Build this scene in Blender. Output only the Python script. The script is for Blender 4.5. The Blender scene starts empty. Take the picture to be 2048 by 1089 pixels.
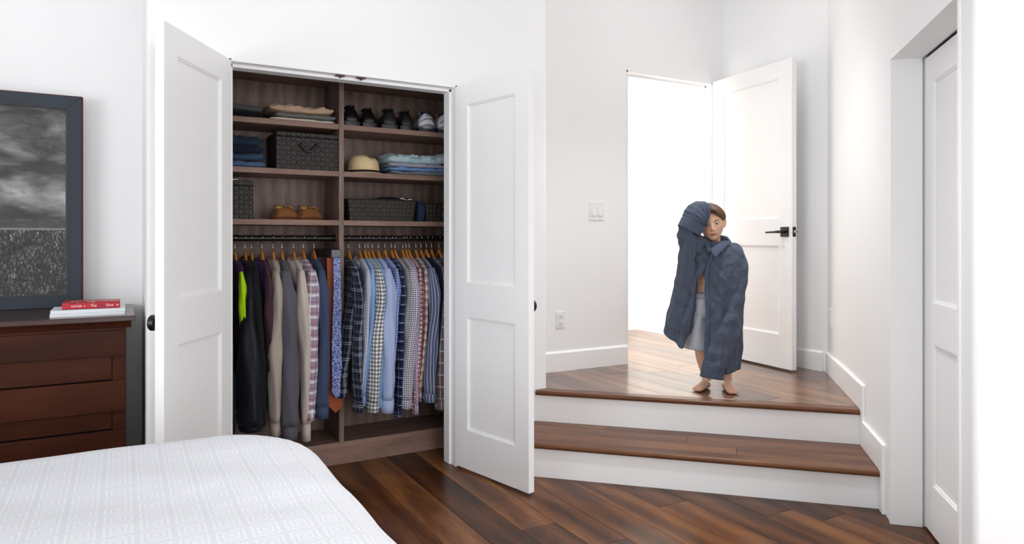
import bpy, bmesh, math, random
from mathutils import Vector, Matrix, noise
from mathutils.bvhtree import BVHTree
random.seed(7)
PI = math.pi
sc = bpy.context.scene
COL = sc.collection

# ------------------------------------------------------------------ camera, world, light, exposure
YAW = math.radians(29.5)
cam = bpy.data.cameras.new('camera'); camo = bpy.data.objects.new('camera', cam); COL.objects.link(camo)
camo.location = (0, 0, 1.22); camo.rotation_euler = (PI/2, 0, -YAW)
cam.sensor_width = 36; cam.lens = 1380/2048*36; cam.shift_y = -64.5/2048; cam.clip_start = 0.05
sc.camera = camo
w = bpy.data.worlds.new('world'); sc.world = w; w.use_nodes = True
w.node_tree.nodes['Background'].inputs[0].default_value = (0.86, 0.92, 1.0, 1)
w.node_tree.nodes['Background'].inputs[1].default_value = 1.2
sc.view_settings.view_transform = 'Standard'; sc.view_settings.look = 'None'
sc.view_settings.gamma = 1; sc.view_settings.use_curve_mapping = False
sc.view_settings.exposure = 0.24
sc.cycles.max_bounces = 14; sc.cycles.diffuse_bounces = 8; sc.cycles.glossy_bounces = 4
sc.cycles.use_denoising = True; sc.cycles.sample_clamp_indirect = 6

def area(name, loc, aim, sx, sy, power, color=(1, 1, 1)):
    l = bpy.data.lights.new(name, 'AREA'); l.shape = 'RECTANGLE'; l.size = sx; l.size_y = sy
    l.energy = power; l.color = color
    o = bpy.data.objects.new(name, l); COL.objects.link(o); o.location = loc
    d = Vector(aim) - Vector(loc); o.rotation_euler = d.to_track_quat('-Z', 'Y').to_euler()
    return o
area('rear_window_light', (-2.5, -3.1, 1.35), (-2.2, 3, 0.9), 1.7, 2.0, 12, (1, 0.998, 0.992))
area('rear_window_light', (1.0, -3.1, 1.35), (1.6, 3.4, 0.6), 2.6, 2.0, 58, (1, 0.998, 0.992))
area('side_window_light', (-3.5, 0.6, 1.35), (3, 1.6, 0.9), 2.4, 2.0, 76, (0.96, 0.98, 1.0))
area('east_fill_light', (3.40, -1.6, 1.35), (-1, 2.4, 0.9), 1.6, 1.8, 54, (1, 0.998, 0.992))  # added fill light, the side wall has no window opening here
area('landing_fill_light', (3.05, 2.9, 3.32), (3.05, 2.9, 0), 0.9, 0.7, 3, (1, 1, 1))  # added fill under the closed ceiling, brightens the landing walls
def fill_spot(loc, power, size=82):
    l = bpy.data.lights.new('ceiling_fill_spot', 'SPOT'); l.energy = power; l.spot_size = math.radians(size); l.spot_blend = 1; l.shadow_soft_size = .16
    o = bpy.data.objects.new('ceiling_fill_spot', l); COL.objects.link(o); o.location = loc
fill_spot((2.70, 2.70, 3.3), 105); fill_spot((3.15, 2.85, 3.3), 30); fill_spot((1.3, 1.5, 3.3), 130)  # unseen spots added to lift the lower walls, landing and risers
area('hall_fill_light', (2.45, 4.05, 1.7), (4.3, 5.0, 1.25), 0.25, 1.8, 38, (1.0, 0.96, 0.88))  # unseen area light hidden beside the doorway to brighten the hall, no window

# ------------------------------------------------------------------ helpers
CS, SN = math.cos(YAW), math.sin(YAW)
def atU(px, V):
    a = (px-1024)/1380.0
    return V*(CS*a+SN)/(CS-SN*a)
def depth_at(px, V):
    a = (px-1024)/1380.0
    return V/(CS-SN*a)
def zat(py, px, V):
    return 1.22-(py-480)*depth_at(px, V)/1380.0
def cam2room(X, Y):
    return X*CS+Y*SN, -X*SN+Y*CS

def setp(o, label=None, cat=None, group=None, kind=None):
    if label: o['label'] = label
    if cat: o['category'] = cat
    if group: o['group'] = group
    if kind: o['kind'] = kind
    return o
def thing(name, label=None, cat=None, loc=(0, 0, 0), rz=0, group=None, kind=None):
    o = bpy.data.objects.new(name, None); COL.objects.link(o); o.empty_display_size = .05
    o.location = loc; o.rotation_euler = (0, 0, rz)
    return setp(o, label, cat, group, kind)

class MB:
    def __init__(s): s.v = []; s.f = []; s.uv = {}; s.fm = {}
    def add(s, vs, fs, uvs=None, M=None, mi=0):
        b = len(s.v)
        for i, p in enumerate(vs):
            p = Vector(p)
            if M is not None: p = M @ p
            s.v.append(p)
            if uvs: s.uv[b+i] = uvs[i]
        for f in fs:
            if mi: s.fm[len(s.f)] = mi
            s.f.append([b+i for i in f])
        return s
    def box(s, x0, x1, y0, y1, z0, z1, M=None, mi=0):
        vs = [(x0,y0,z0),(x1,y0,z0),(x1,y1,z0),(x0,y1,z0),(x0,y0,z1),(x1,y0,z1),(x1,y1,z1),(x0,y1,z1)]
        return s.add(vs, [(0,3,2,1),(4,5,6,7),(0,1,5,4),(1,2,6,5),(2,3,7,6),(3,0,4,7)], M=M, mi=mi)
    def prism(s, poly, z0, z1, M=None):
        n = len(poly)
        a = sum(poly[i][0]*poly[(i+1)%n][1]-poly[(i+1)%n][0]*poly[i][1] for i in range(n))
        if a < 0: poly = poly[::-1]
        vs = [(p[0], p[1], z0) for p in poly]+[(p[0], p[1], z1) for p in poly]
        fs = [tuple(range(n))[::-1], tuple(range(n, 2*n))]+[(i, (i+1) % n, n+(i+1) % n, n+i) for i in range(n)]
        return s.add(vs, fs, M=M)
    def loft(s, rings, closed=True, cap=True, M=None, uv=False, flip=False):
        """rings: lists of points with the same count"""
        n = len(rings[0]); dup = closed and uv
        vs = []; uvs = []
        L = 0
        def per(r): return sum((Vector(r[i])-Vector(r[i-1])).length for i in range(0 if closed else 1, len(r)))
        ref = per(rings[len(rings)//2]) if uv else 1
        for k, r in enumerate(rings):
            if k: L += (Vector(r[0])-Vector(rings[k-1][0])).length
            u = 0; kk = ref/max(.05, per(r)) if uv else 1
            rr = list(r)+([r[0]] if dup else [])
            for i, p in enumerate(rr):
                if i: u += (Vector(p)-Vector(rr[i-1])).length
                vs.append(p); uvs.append((u*kk, -L))
        m = n+1 if dup else n
        fs = []
        for k in range(len(rings)-1):
            for i in range(m-1 if (dup or not closed) else m):
                j = (i+1) % m
                q = (k*m+i, k*m+j, (k+1)*m+j, (k+1)*m+i)
                fs.append(q[::-1] if flip else q)
        if cap and closed:
            e = (len(rings)-1)*m
            fs.append(tuple(range(n))[::-1]); fs.append(tuple(e+i for i in range(n)))
        return s.add(vs, fs, uvs if uv else None, M)
    def tube(s, path, rad, seg=10, cap=True, M=None, up=(0, 0, 1), uv=False):
        """rad: number or per point (r or (r_side, r_up))"""
        P = [Vector(p) for p in path]; rings = []
        for i, p in enumerate(P):
            t = (P[min(i+1, len(P)-1)]-P[max(i-1, 0)]).normalized()
            u = Vector(up)
            if abs(t.dot(u)) > .95: u = Vector((0, 1, 0)) if abs(t.y) < .9 else Vector((1, 0, 0))
            a = t.cross(u).normalized(); b = a.cross(t).normalized()
            r = rad[i] if isinstance(rad, list) else rad
            ra, rb = (r if isinstance(r, (tuple, list)) else (r, r))
            rings.append([p+a*ra*math.cos(2*PI*k/seg)+b*rb*math.sin(2*PI*k/seg) for k in range(seg)])
        return s.loft(rings, True, cap, M, uv)
    def ball(s, c, r, seg=12, M=None):
        c = Vector(c); r = Vector(r) if isinstance(r, (tuple, list)) else Vector((r, r, r))
        rings = []
        for i in range(1, seg):
            t = PI*i/seg
            rings.append([c+Vector((r.x*math.sin(t)*math.cos(2*PI*k/(seg*2)), r.y*math.sin(t)*math.sin(2*PI*k/(seg*2)), -r.z*math.cos(t))) for k in range(seg*2)])
        return s.loft(rings, True, True, M)
    def cyl(s, c0, c1, r, seg=16, M=None, r1=None):
        return s.tube([c0, c1], [r, r if r1 is None else r1], seg, True, M)
    def build(s, name, mat, parent=None, smooth=False, bevel=0, bseg=2, solid=0, sub=0, kind=None, label=None, angle=None):
        me = bpy.data.meshes.new(name)
        me.from_pydata([tuple(p) for p in s.v], [], s.f)
        if s.uv:
            l = me.uv_layers.new(name='UVMap')
            for lp in me.loops:
                l.data[lp.index].uv = s.uv.get(lp.vertex_index, (0, 0))
        me.validate()
        if bevel:
            bm = bmesh.new(); bm.from_mesh(me)
            bmesh.ops.recalc_face_normals(bm, faces=bm.faces)
            es = [e for e in bm.edges if len(e.link_faces) == 2 and e.calc_face_angle(0) > .5]
            bmesh.ops.bevel(bm, geom=es, offset=bevel, segments=bseg, affect='EDGES', profile=.5, clamp_overlap=True)
            bm.to_mesh(me); bm.free()
        else:
            bm = bmesh.new(); bm.from_mesh(me); bmesh.ops.recalc_face_normals(bm, faces=bm.faces); bm.to_mesh(me); bm.free()
        mats = mat if isinstance(mat, (list, tuple)) else [mat]
        for m in mats: me.materials.append(m)
        if s.fm and not bevel:
            for i, mi in s.fm.items(): me.polygons[i].material_index = mi
        if smooth:
            for p in me.polygons: p.use_smooth = True
        if angle is not None:
            me.shade_smooth_by_angle(angle) if hasattr(me, 'shade_smooth_by_angle') else None
            try: me.set_sharp_from_angle(angle=angle)
            except Exception: pass
        o = bpy.data.objects.new(name, me); COL.objects.link(o)
        if parent is not None: o.parent = parent
        if solid:
            md = o.modifiers.new('solid', 'SOLIDIFY'); md.thickness = solid; md.offset = 0
        if sub:
            md = o.modifiers.new('sub', 'SUBSURF'); md.levels = sub; md.render_levels = sub
        if kind: o['kind'] = kind
        if label: o['label'] = label
        return o

# ------------------------------------------------------------------ materials
def hexc(h):
    h = h.lstrip('#'); c = [int(h[i:i+2], 16)/255 for i in (0, 2, 4)]
    return tuple((x/12.92 if x <= .04045 else ((x+.055)/1.055)**2.4) for x in c)+(1,)
class NT:
    def __init__(s, name, rough=.5, spec=.5, metal=0):
        s.m = bpy.data.materials.new(name); s.m.use_nodes = True; s.t = s.m.node_tree
        s.b = s.t.nodes['Principled BSDF']
        s.b.inputs['Roughness'].default_value = rough; s.b.inputs['Metallic'].default_value = metal
        s.b.inputs['Specular IOR Level'].default_value = spec
    def n(s, typ, **kw):
        n = s.t.nodes.new(typ)
        for k, v in kw.items(): setattr(n, k, v)
        return n
    def l(s, a, b): s.t.links.new(a, b)
    def val(s, sock, v):
        if hasattr(v, 'links') or isinstance(v, bpy.types.NodeSocket): s.l(v, sock)
        else: sock.default_value = v
    def math(s, op, a, b=None, c=None):
        n = s.n('ShaderNodeMath', operation=op); s.val(n.inputs[0], a)
        if b is not None: s.val(n.inputs[1], b)
        if c is not None: s.val(n.inputs[2], c)
        return n.outputs[0]
    def mix(s, fac, a, b):
        n = s.n('ShaderNodeMix', data_type='RGBA'); s.val(n.inputs[0], fac); s.val(n.inputs[6], a); s.val(n.inputs[7], b)
        return n.outputs[2]
    def noise(s, vec, scale=5, detail=3, rough=.5, dist=0, sc3=(1, 1, 1), loc=None):
        mp = s.n('ShaderNodeMapping'); s.l(vec, mp.inputs[0]); mp.inputs['Scale'].default_value = sc3
        if loc is not None: s.val(mp.inputs['Location'], loc)
        n = s.n('ShaderNodeTexNoise'); s.l(mp.outputs[0], n.inputs['Vector'])
        n.inputs['Scale'].default_value = scale; n.inputs['Detail'].default_value = detail
        n.inputs['Roughness'].default_value = rough; n.inputs['Distortion'].default_value = dist
        return n.outputs['Fac']
    def ramp(s, fac, stops, interp='LINEAR'):
        r = s.n('ShaderNodeValToRGB'); r.color_ramp.interpolation = interp; s.l(fac, r.inputs[0])
        e = r.color_ramp.elements
        e[0].position, e[0].color = stops[0]; e[1].position, e[1].color = stops[-1]
        for p, c in stops[1:-1]:
            x = e.new(p); x.color = c
        return r.outputs[0]
    def bump(s, h, strength=.3, dist=.01):
        b = s.n('ShaderNodeBump'); b.inputs['Strength'].default_value = strength; b.inputs['Distance'].default_value = dist
        s.l(h, b.inputs['Height']); s.l(b.outputs[0], s.b.inputs['Normal'])
    def obj(s): return s.n('ShaderNodeTexCoord').outputs['Object']
    def uvc(s): return s.n('ShaderNodeTexCoord').outputs['UV']
    def rnd(s): return s.n('ShaderNodeObjectInfo').outputs['Random']
    def col(s, c):
        s.val(s.b.inputs['Base Color'], c); return s.m

def paint(name, hx, rough=.6, bump=.04):
    n = NT(name, rough, .3); o = n.obj()
    f = n.noise(o, 1.2, 2)
    c = n.mix(n.math('MULTIPLY', f, .35), hexc(hx), tuple(x*.965 for x in hexc(hx)[:3])+(1,))
    n.bump(n.noise(o, 260, 2), bump, .002)
    return n.col(c)
def simple(name, hx, rough=.5, metal=0, spec=.5, var=.12, nscale=40, bump=0):
    n = NT(name, rough, spec, metal); o = n.obj()
    h = hexc(hx)
    c = n.mix(n.noise(o, nscale, 3), tuple(x*(1-var) for x in h[:3])+(1,), tuple(min(1, x*(1+var)) for x in h[:3])+(1,))
    if bump: n.bump(n.noise(o, nscale*4, 2), bump, .002)
    return n.col(c)

def wood(name, stops, along='y', rough=.3, scale=1.0, var=.5, spec=.5, coat=0, bump=.05):
    n = NT(name, rough, spec); o = n.obj()
    ax = {'x': (1, 14, 14), 'y': (14, 1, 14), 'z': (14, 14, 1)}[along]
    r = n.rnd(); sh = n.n('ShaderNodeCombineXYZ')
    for i in range(3): n.l(n.math('MULTIPLY', r, 37.0+11*i), sh.inputs[i])
    big = n.noise(o, 1.3*scale, 4, .55, .8, tuple(x if x == 1 else 4 for x in ax), sh.outputs[0])
    fine = n.noise(o, 7*scale, 5, .7, .3, ax, sh.outputs[0])
    wv = n.n('ShaderNodeTexWave', wave_type='BANDS', bands_direction={'x': 'Y', 'y': 'X', 'z': 'X'}[along])
    mp = n.n('ShaderNodeMapping'); n.l(o, mp.inputs[0]); n.l(sh.outputs[0], mp.inputs['Location'])
    mp.inputs['Scale'].default_value = tuple(.25 if x == 1 else 1 for x in ax)
    n.l(mp.outputs[0], wv.inputs['Vector']); wv.inputs['Scale'].default_value = 2.2*scale
    wv.inputs['Distortion'].default_value = 7; wv.inputs['Detail'].default_value = 3; wv.inputs['Detail Scale'].default_value = 1.2
    f = n.math('ADD', n.math('MULTIPLY', big, .50), n.math('MULTIPLY', fine, .38))
    f = n.math('ADD', f, n.math('MULTIPLY', wv.outputs['Fac'], .12))
    f = n.math('ADD', f, n.math('MULTIPLY', n.math('SUBTRACT', r, .5), var*.4))
    c = n.ramp(f, stops)
    n.bump(fine, bump, .002)
    if coat:
        n.b.inputs['Coat Weight'].default_value = coat; n.b.inputs['Coat Roughness'].default_value = .12
    return n.col(c)

M = {}
M['wall'] = paint('wall_paint', '#f6f6f6')
M['trim'] = paint('trim_paint', '#f7f7f7', .35, .01)
M['door'] = paint('door_paint', '#f5f5f5', .35, .01)
M['ceil'] = paint('ceiling_paint', '#dcdcdc')
wal = [(.25, hexc('#20120b')), (.42, hexc('#402413')), (.55, hexc('#5e381e')), (.68, hexc('#7b4f2b')), (.85, hexc('#a0703e'))]
M['floor'] = wood('walnut_floor', wal, 'y', .34, 1, .55, spec=.2, coat=.1)
M['tread'] = wood('walnut_tread', [(.2, hexc('#301b10')), (.45, hexc('#553321')), (.62, hexc('#704a30')), (.85, hexc('#8c6340'))], 'x', .34, 1, .5, spec=.2, coat=.12)
M['landing'] = wood('walnut_landing', [(.22, hexc('#2c190f')), (.42, hexc('#54331f')), (.58, hexc('#714a2e')), (.85, hexc('#a37446'))], 'y', .34, 1, .8, spec=.2, coat=.75)
M['cabv'] = wood('closet_laminate_vertical', [(.25, hexc('#4a3932')), (.5, hexc('#77635a')), (.75, hexc('#968177'))], 'z', .5, 2.2, 0, .3)
M['cabh'] = wood('closet_laminate_horizontal', [(.25, hexc('#665045')), (.5, hexc('#896d60')), (.75, hexc('#9f8373'))], 'x', .5, 2.2, 0, .3)
M['cherry'] = wood('dark_cherry', [(.2, hexc('#26110a')), (.45, hexc('#3d1d11')), (.62, hexc('#4a2616')), (.85, hexc('#5c321e'))], 'x', .42, 1, .15, spec=.15)
M['cherrytop'] = wood('dark_cherry_top', [(.2, hexc('#241210')), (.5, hexc('#371d19')), (.8, hexc('#462722'))], 'x', .3, 1, .1, coat=.25)
M['black'] = simple('black_metal', '#141415', .35, .2)
M['blackrod'] = simple('black_rod', '#17120f', .35, .3)
M['chrome'] = simple('chrome', '#d8d8d8', .18, 1)
M['brass'] = simple('brass', '#cdbfae', .25, .9)
M['hinge'] = simple('bronze_catch', '#5a4038', .4, .6)
M['beech'] = wood('hanger_beech', [(.2, hexc('#95571f')), (.5, hexc('#bd7c38')), (.8, hexc('#d49a58'))], 'y', .35, 2, .5)
M['plastic'] = simple('white_plastic', '#eeeeee', .35, var=.02)
M['slot'] = simple('dark_slot', '#4a4a4a', .6)
M['dark'] = simple('darkness', '#050505', .9)

# cloth with stripes in UV metres
def cloth(name, base, stripes=(), rough=.9, heather=0, bump=.15, weave=900, sheen=.04):
    n = NT(name, rough, .15)
    uv = n.uvc(); sp = n.n('ShaderNodeSeparateXYZ'); n.l(uv, sp.inputs[0])
    # slight wobble so the lines follow the folds
    wob = n.math('MULTIPLY', n.math('SUBTRACT', n.noise(n.obj(), 9, 2), .5), .005)
    u = n.math('ADD', sp.outputs[0], wob); v = n.math('ADD', sp.outputs[1], wob)
    h = hexc(base); c = None
    nz = n.noise(n.obj(), 60 if not heather else 260, 3, .6)
    amt = .10 if not heather else heather
    c = n.mix(nz, tuple(x*(1-amt) for x in h[:3])+(1,), tuple(min(1, x*(1+amt)) for x in h[:3])+(1,))
    for ax, per, ph, wd, colr, al in stripes:
        s = u if ax == 'u' else v
        fr = n.math('FRACT', n.math('DIVIDE', n.math('ADD', s, ph+5.0), per))
        mk = n.math('MULTIPLY', n.math('LESS_THAN', fr, wd/per), al)
        c = n.mix(mk, c, hexc(colr))
    n.b.inputs['Sheen Weight'].default_value = sheen
    n.bump(n.noise(n.obj(), weave/8, 3), bump, .003)
    return n.col(c)

# ------------------------------------------------------------------ the room shell
def arc(cx, cy, r, a0, a1, k=6):
    return [(cx+r*math.cos(math.radians(a0+(a1-a0)*i/k)), cy+r*math.sin(math.radians(a0+(a1-a0)*i/k))) for i in range(k+1)]
H = 3.35; LZ = .36
CW = 3.38; CWB = 3.52                     # closet wall front / back planes
OL, OR_, OH = .425, 1.572, 2.05           # closet opening
b = MB()
b.prism(arc(.113, 3.40, .02, 180, 270)+[(OL, CW), (OL, CWB), (.20, CWB), (.20, 4.1), (.093, 4.1)], 0, H)
b.prism([(OR_, CW)]+arc(2.127, 3.40, .02, 270, 360)+[(2.147, 4.2), (2.03, 4.2), (2.03, CWB), (OR_, CWB)], 0, H)
b.box(OL, OR_, CW, CWB, OH, H)
b.build('wall_closet', M['wall'], kind='structure')
MB().box(-3.7, 2.05, 4.1, 4.22, 0, H).build('wall_left', M['wall'], kind='structure')
DU0, DU1, DZ = 3.052, 3.873, 2.40          # hall doorway
BV = 3.78
b = MB()
b.box(2.10, DU0, BV, 3.9, 0, H); b.box(DU1, 4.45, BV, 3.9, 0, H); b.box(DU0, DU1, BV, 3.9, DZ, H)
b.build('wall_back', M['wall'], kind='structure')
MB().box(3.99, 4.11, 2.80, BV, 0, H).build('wall_alcove', M['wall'], kind='structure')
# hall beyond the doorway
b = MB(); b.box(2.05, 4.45, 5.17, 5.3, 0, 3.0); b.box(4.31, 4.45, 3.9, 5.3, 0, 3.0); b.box(2.02, 2.14, 3.9, 5.3, 0, 3.0)
b.build('wall_hall', M['wall'], kind='structure')
MB().box(2.0, 4.45, 3.9, 5.3, 2.85, 2.95).build('ceiling_hall', M['ceil'], kind='structure')
# diagonal right wall, U - V = 1.10 ; t = away, n = into the wall
T = Vector((.7071, .7071)); N = Vector((.7071, -.7071))
A = Vector((2.879, 1.779)); Bp = Vector((2.292, 1.192)); Cc = Vector((2.216, 1.116)); K = Vector((3.99, 2.89))
def quad(p, q, th): return [tuple(p), tuple(q), tuple(q+N*th), tuple(p+N*th)]
DRH = 2.005
b = MB()
b.prism(quad(A, K+T*.15, .14), 0, H)
b.prism(quad(Bp, A, .14), DRH, H)
c0 = Cc+T*.02+N*.02
pts = [tuple(Bp), tuple(Cc+T*.02)]+[tuple(c0+(-N*math.cos(a)-T*math.sin(a))*.02) for a in [PI/2*i/6 for i in range(1, 7)]]
E = Cc+N*1.8
b.prism(pts+[tuple(E), tuple(E+T*.12), tuple(Cc+N*.14+T*.12), tuple(Bp+N*.14)], 0, H)
b.prism(quad(Bp+N*.45-T*.1, A+N*.45+T*.1, .05), 0, H)
b.prism(quad(A+N*.14+T*.04, A+T*.08+N*.14, .36), 0, H)
b.build('wall_right', M['wall'], kind='structure')
b = MB(); b.box(E.x, E.x+.12, -3.3, E.y+.05, 0, H); b.build('wall_side', M['wall'], kind='structure')
# rear wall and left end wall with window openings (daylight)
b = MB()
x0, x1 = -3.7, E.x+.12
wins = [(-3.4, -1.6), (-.3, 2.4)]
b.box(x0, x1, -3.3, -3.18, 0, .3); b.box(x0, x1, -3.3, -3.18, 2.4, H)
b.box(x0, wins[0][0], -3.3, -3.18, .3, 2.4); b.box(wins[0][1], wins[1][0], -3.3, -3.18, .3, 2.4); b.box(wins[1][1], x1, -3.3, -3.18, .3, 2.4)
b.build('wall_rear', M['wall'], kind='structure')
b = MB()
b.box(-3.7, -3.58, -3.3, -.6, 0, H); b.box(-3.7, -3.58, 1.8, 4.22, 0, H); b.box(-3.7, -3.58, -.6, 1.8, 0, .3); b.box(-3.7, -3.58, -.6, 1.8, 2.4, H)
b.build('wall_end', M['wall'], kind='structure')
MB().prism([(-3.7, -3.3), (E.x+.12, -3.3), (E.x+.12, -.2), (3.2, 1.9), (4.2, 2.9), (4.2, 3.9), (2.1, 3.9), (2.1, 4.22), (-3.7, 4.22)], H, H+.1).build('ceiling', M['ceil'], kind='structure')

# ------------------------------------------------------------------ floors, laid plank by plank
def clip(poly, a, bb, c):                  # keep a*x + b*y <= c
    out = []
    for i in range(len(poly)):
        p, q = poly[i], poly[(i+1) % len(poly)]
        dp, dq = a*p[0]+bb*p[1]-c, a*q[0]+bb*q[1]-c
        if dp <= 0: out.append(p)
        if dp*dq < 0:
            t = dp/(dp-dq); out.append((p[0]+(q[0]-p[0])*t, p[1]+(q[1]-p[1])*t))
    return out
def plank(name, poly, z0, z1, mat, parent, e=.0012, rot=0, loc=(0, 0, 0)):
    n = len(poly)
    if n < 3: return None
    ar = sum(poly[i][0]*poly[(i+1)%n][1]-poly[(i+1)%n][0]*poly[i][1] for i in range(n))/2
    if abs(ar) < .002: return None
    cx = sum(p[0] for p in poly)/n; cy = sum(p[1] for p in poly)/n
    def ins(p, d):
        v = Vector((p[0]-cx, p[1]-cy)); return (p[0]-math.copysign(min(d, abs(v.x)), v.x), p[1]-math.copysign(min(d, abs(v.y)), v.y))
    P0 = [ins(p, .0005) for p in poly]; P1 = [ins(p, .0005+e) for p in poly]
    b = MB(); b.loft([[(p[0], p[1], z0) for p in P0], [(p[0], p[1], z1-e) for p in P0], [(p[0], p[1], z1) for p in P1]])
    o = b.build(name, mat, parent); o.rotation_euler = (0, 0, rot); o.location = loc
    return o
fl = MB().box(-3.7, E.x+.12, -3.3, 4.2, -.12, -.012).build('floor', M['dark'], kind='structure')
random.seed(3)
u = -3.58; PW = .168
while u < 3.45:
    v = -3.2-random.random()*1.2
    while v < 4.09:
        L = random.choice([1.1, 1.45, 1.7, 2.0, 2.3])
        if v+L > 3.4: L = 4.11-v
        p = [(u, max(v, -3.18)), (u+PW, max(v, -3.18)), (u+PW, min(v+L, 4.09)), (u, min(v+L, 4.09))]
        p = clip(p, 1, -1, 1.62) if u > 2.1 and v > .2 else p
        if len(p) > 2 and v+L > -3.1: plank('plank', p, -.012, 0, M['floor'], fl)
        v += L
    u += PW
# landing
ln = MB().prism([(2.16, 3.30), (3.27, 2.17), (4.45, 3.2), (4.45, 5.2), (2.1, 5.2), (2.1, 3.78)], 0.0, LZ-.013).build('floor_landing', M['trim'], kind='structure')
S2 = 5.405; S1 = 4.835; NB = .075*1.4142
u = 2.0-PW*.3
while u < 4.3:
    v = 1.9-random.random()*.7
    while v < 5.17:
        L = random.choice([.9, 1.2, 1.5, 1.8])
        p = [(u, v), (u+PW, v), (u+PW, min(5.17, v+L)), (u, min(5.17, v+L))]
        p = clip(p, -1, -1, -(S2+NB)); p = clip(p, 1, -1, 1.095)
        if u < 2.0: p = clip(p, -1, 0, -2.03)
        if len(p) > 2: plank('plank', p, LZ-.013, LZ, M['landing'], ln)
        v += L
    u += PW
# stairs : local x runs along the steps (right in view), y goes up the stairs
SR = math.radians(-45)
def stair_frame(S):   # a point on the line U+V=S on the right wall U-V=1.10
    return ((S+1.10)/2, (S-1.10)/2)
st = thing('stair_steps', 'two white risers with walnut treads going up to the landing', 'stairs', stair_frame(S1)+(0,), SR, kind='structure')
Lw = 1.62
ry1 = .035; ry2 = (5.45-S1)/1.4142; y2n = (S2-S1)/1.4142
MB().box(-1.79, 0, ry1, ry1+.02, 0, LZ/2-.028).build('riser', M['trim'], st, bevel=.001)
MB().box(-1.80, 0, ry2, ry2+.02, LZ/2-.01, LZ-.028).build('riser', M['trim'], st, bevel=.001)
def nosing(y0, z, x0, x1, wdt, name):
    pr = [(y0+wdt, z-.013), (y0+wdt, z), (y0+.012, z), (y0+.004, z-.004), (y0, z-.014), (y0+.004, z-.024), (y0+.012, z-.028), (y0+wdt, z-.028)]
    b = MB(); b.loft([[(x, p[0], p[1]) for p in pr] for x in (x0, x1)])
    return b.build(name, M['tread'], st, bevel=.002)
nosing(0, LZ/2, -1.79, -.002, .085, 'nosing')
nosing(y2n, LZ, -1.70, -.002, .075, 'nosing')
y0 = .085
for (ya, yb, xs) in ((y0, y0+.135, [-2.14, -.62, 0]), (y0+.135, y0+.27, [-2.14, -.86, 0]), (y0+.27, ry2+.02, [-2.14, -1.3, 0])):
    for i in range(len(xs)-1):
        plank('tread_board', clip(clip([(xs[i], ya), (xs[i+1], ya), (xs[i+1], yb), (xs[i], yb)], -1, 1, 2.224), -1, 0, 1.79), LZ/2-.028, LZ/2, M['tread'], st)

# ------------------------------------------------------------------ baseboards
def skirting(name, p, q, nrm, z0, h=.135, th=.015, parent=None):
    p = Vector(p); q = Vector(q); nv = Vector(nrm)
    pr = [(0, 0), (th, 0), (th, h-.012), (th-.006, h-.004), (.004, h), (0, h)]
    b = MB(); b.loft([[(c.x+nv.x*a, c.y+nv.y*a, z0+z) for a, z in pr] for c in (p, q)])
    return b.build(name, M['trim'], parent, kind='structure')
skirting('baseboard_back', (2.147, BV), (DU0+.002, BV), (0, -1), LZ, .13)
skirting('baseboard_alcove', (3.99, 2.92), (3.99, BV), (-1, 0), LZ, .13)
skirting('baseboard_hall', (2.15, 5.17), (4.31, 5.17), (0, -1), LZ, .13)
skirting('baseboard_hall_side', (4.31, 3.9), (4.31, 5.17), (-1, 0), LZ, .13)
skirting('baseboard_left', (-3.58, 4.1), (.09, 4.1), (0, -1), 0)
skirting('baseboard_end', E+Vector((0, -2.9)), E+Vector((0, -.02)), (-1, 0), 0)
# stepped skirting along the diagonal wall (height .13 above each level), made as one stepped board
pA = Vector(stair_frame(S2)); pB = Vector(stair_frame(S1))
prof = []
def tpos(P): return (P-A).dot(T)
tA, tB, tK = tpos(pA), tpos(pB), tpos(K)
h = .13; g = .035
prof = [(tK, LZ), (tK, LZ+h), (tA-g, LZ+h), (tA-g, LZ/2+h), (tB-g, LZ/2+h), (tB-g, 0), (tB+.03, 0), (tB+.03, LZ/2), (tA+.03, LZ/2), (tA+.03, LZ)]
b = MB()
o0 = [(A+T*t) for t, z in prof]
nn = -N
r0 = [(o.x, o.y, z) for o, (t, z) in zip(o0, prof)]
r1 = [(o.x+nn.x*.015, o.y+nn.y*.015, z) for o, (t, z) in zip(o0, prof)]
b.loft([r0, r1]); b.build('baseboard_right', M['trim'], bevel=.003, kind='structure')

# ------------------------------------------------------------------ door linings
def rbox(mb, base, ux, uy, x0, x1, y0, y1, z0, z1):
    Mx = Matrix(((ux[0], uy[0], 0, base[0]), (ux[1], uy[1], 0, base[1]), (0, 0, 1, 0), (0, 0, 0, 1)))
    mb.box(x0, x1, y0, y1, z0, z1, M=Mx)
# trim_1 : closet opening lining (jambs + head with stop)
tr = thing('trim_1', kind='structure')
b = MB(); b.box(OL, OL+.012, CW-.004, CWB, 0, OH).box(OL+.012, OL+.024, CW+.05, CWB-.02, 0, OH-.01); b.build('jamb', M['trim'], tr, bevel=.001)
b = MB(); b.box(OR_-.012, OR_, CW-.004, CWB, 0, OH).box(OR_-.024, OR_-.012, CW+.05, CWB-.02, 0, OH-.01); b.build('jamb', M['trim'], tr, bevel=.001)
b = MB(); b.box(OL, OR_, CW-.004, CWB, OH-.012, OH); b.build('head_jamb', M['trim'], tr, bevel=.001)
MB().box(OL+.012, OR_-.012, CW+.05, CWB-.02, OH-.026, OH-.012).build('stop', M['trim'], tr, bevel=.001)
for px in (680, 722):
    uu = atU(px, CW+.025)
    MB().box(uu-.022, uu+.022, CW+.012, CW+.038, OH-.017, OH-.011).cyl((uu, CW+.025, OH-.024), (uu, CW+.025, OH-.012), .007, 10).build('ball_catch', M['hinge'], tr)
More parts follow.
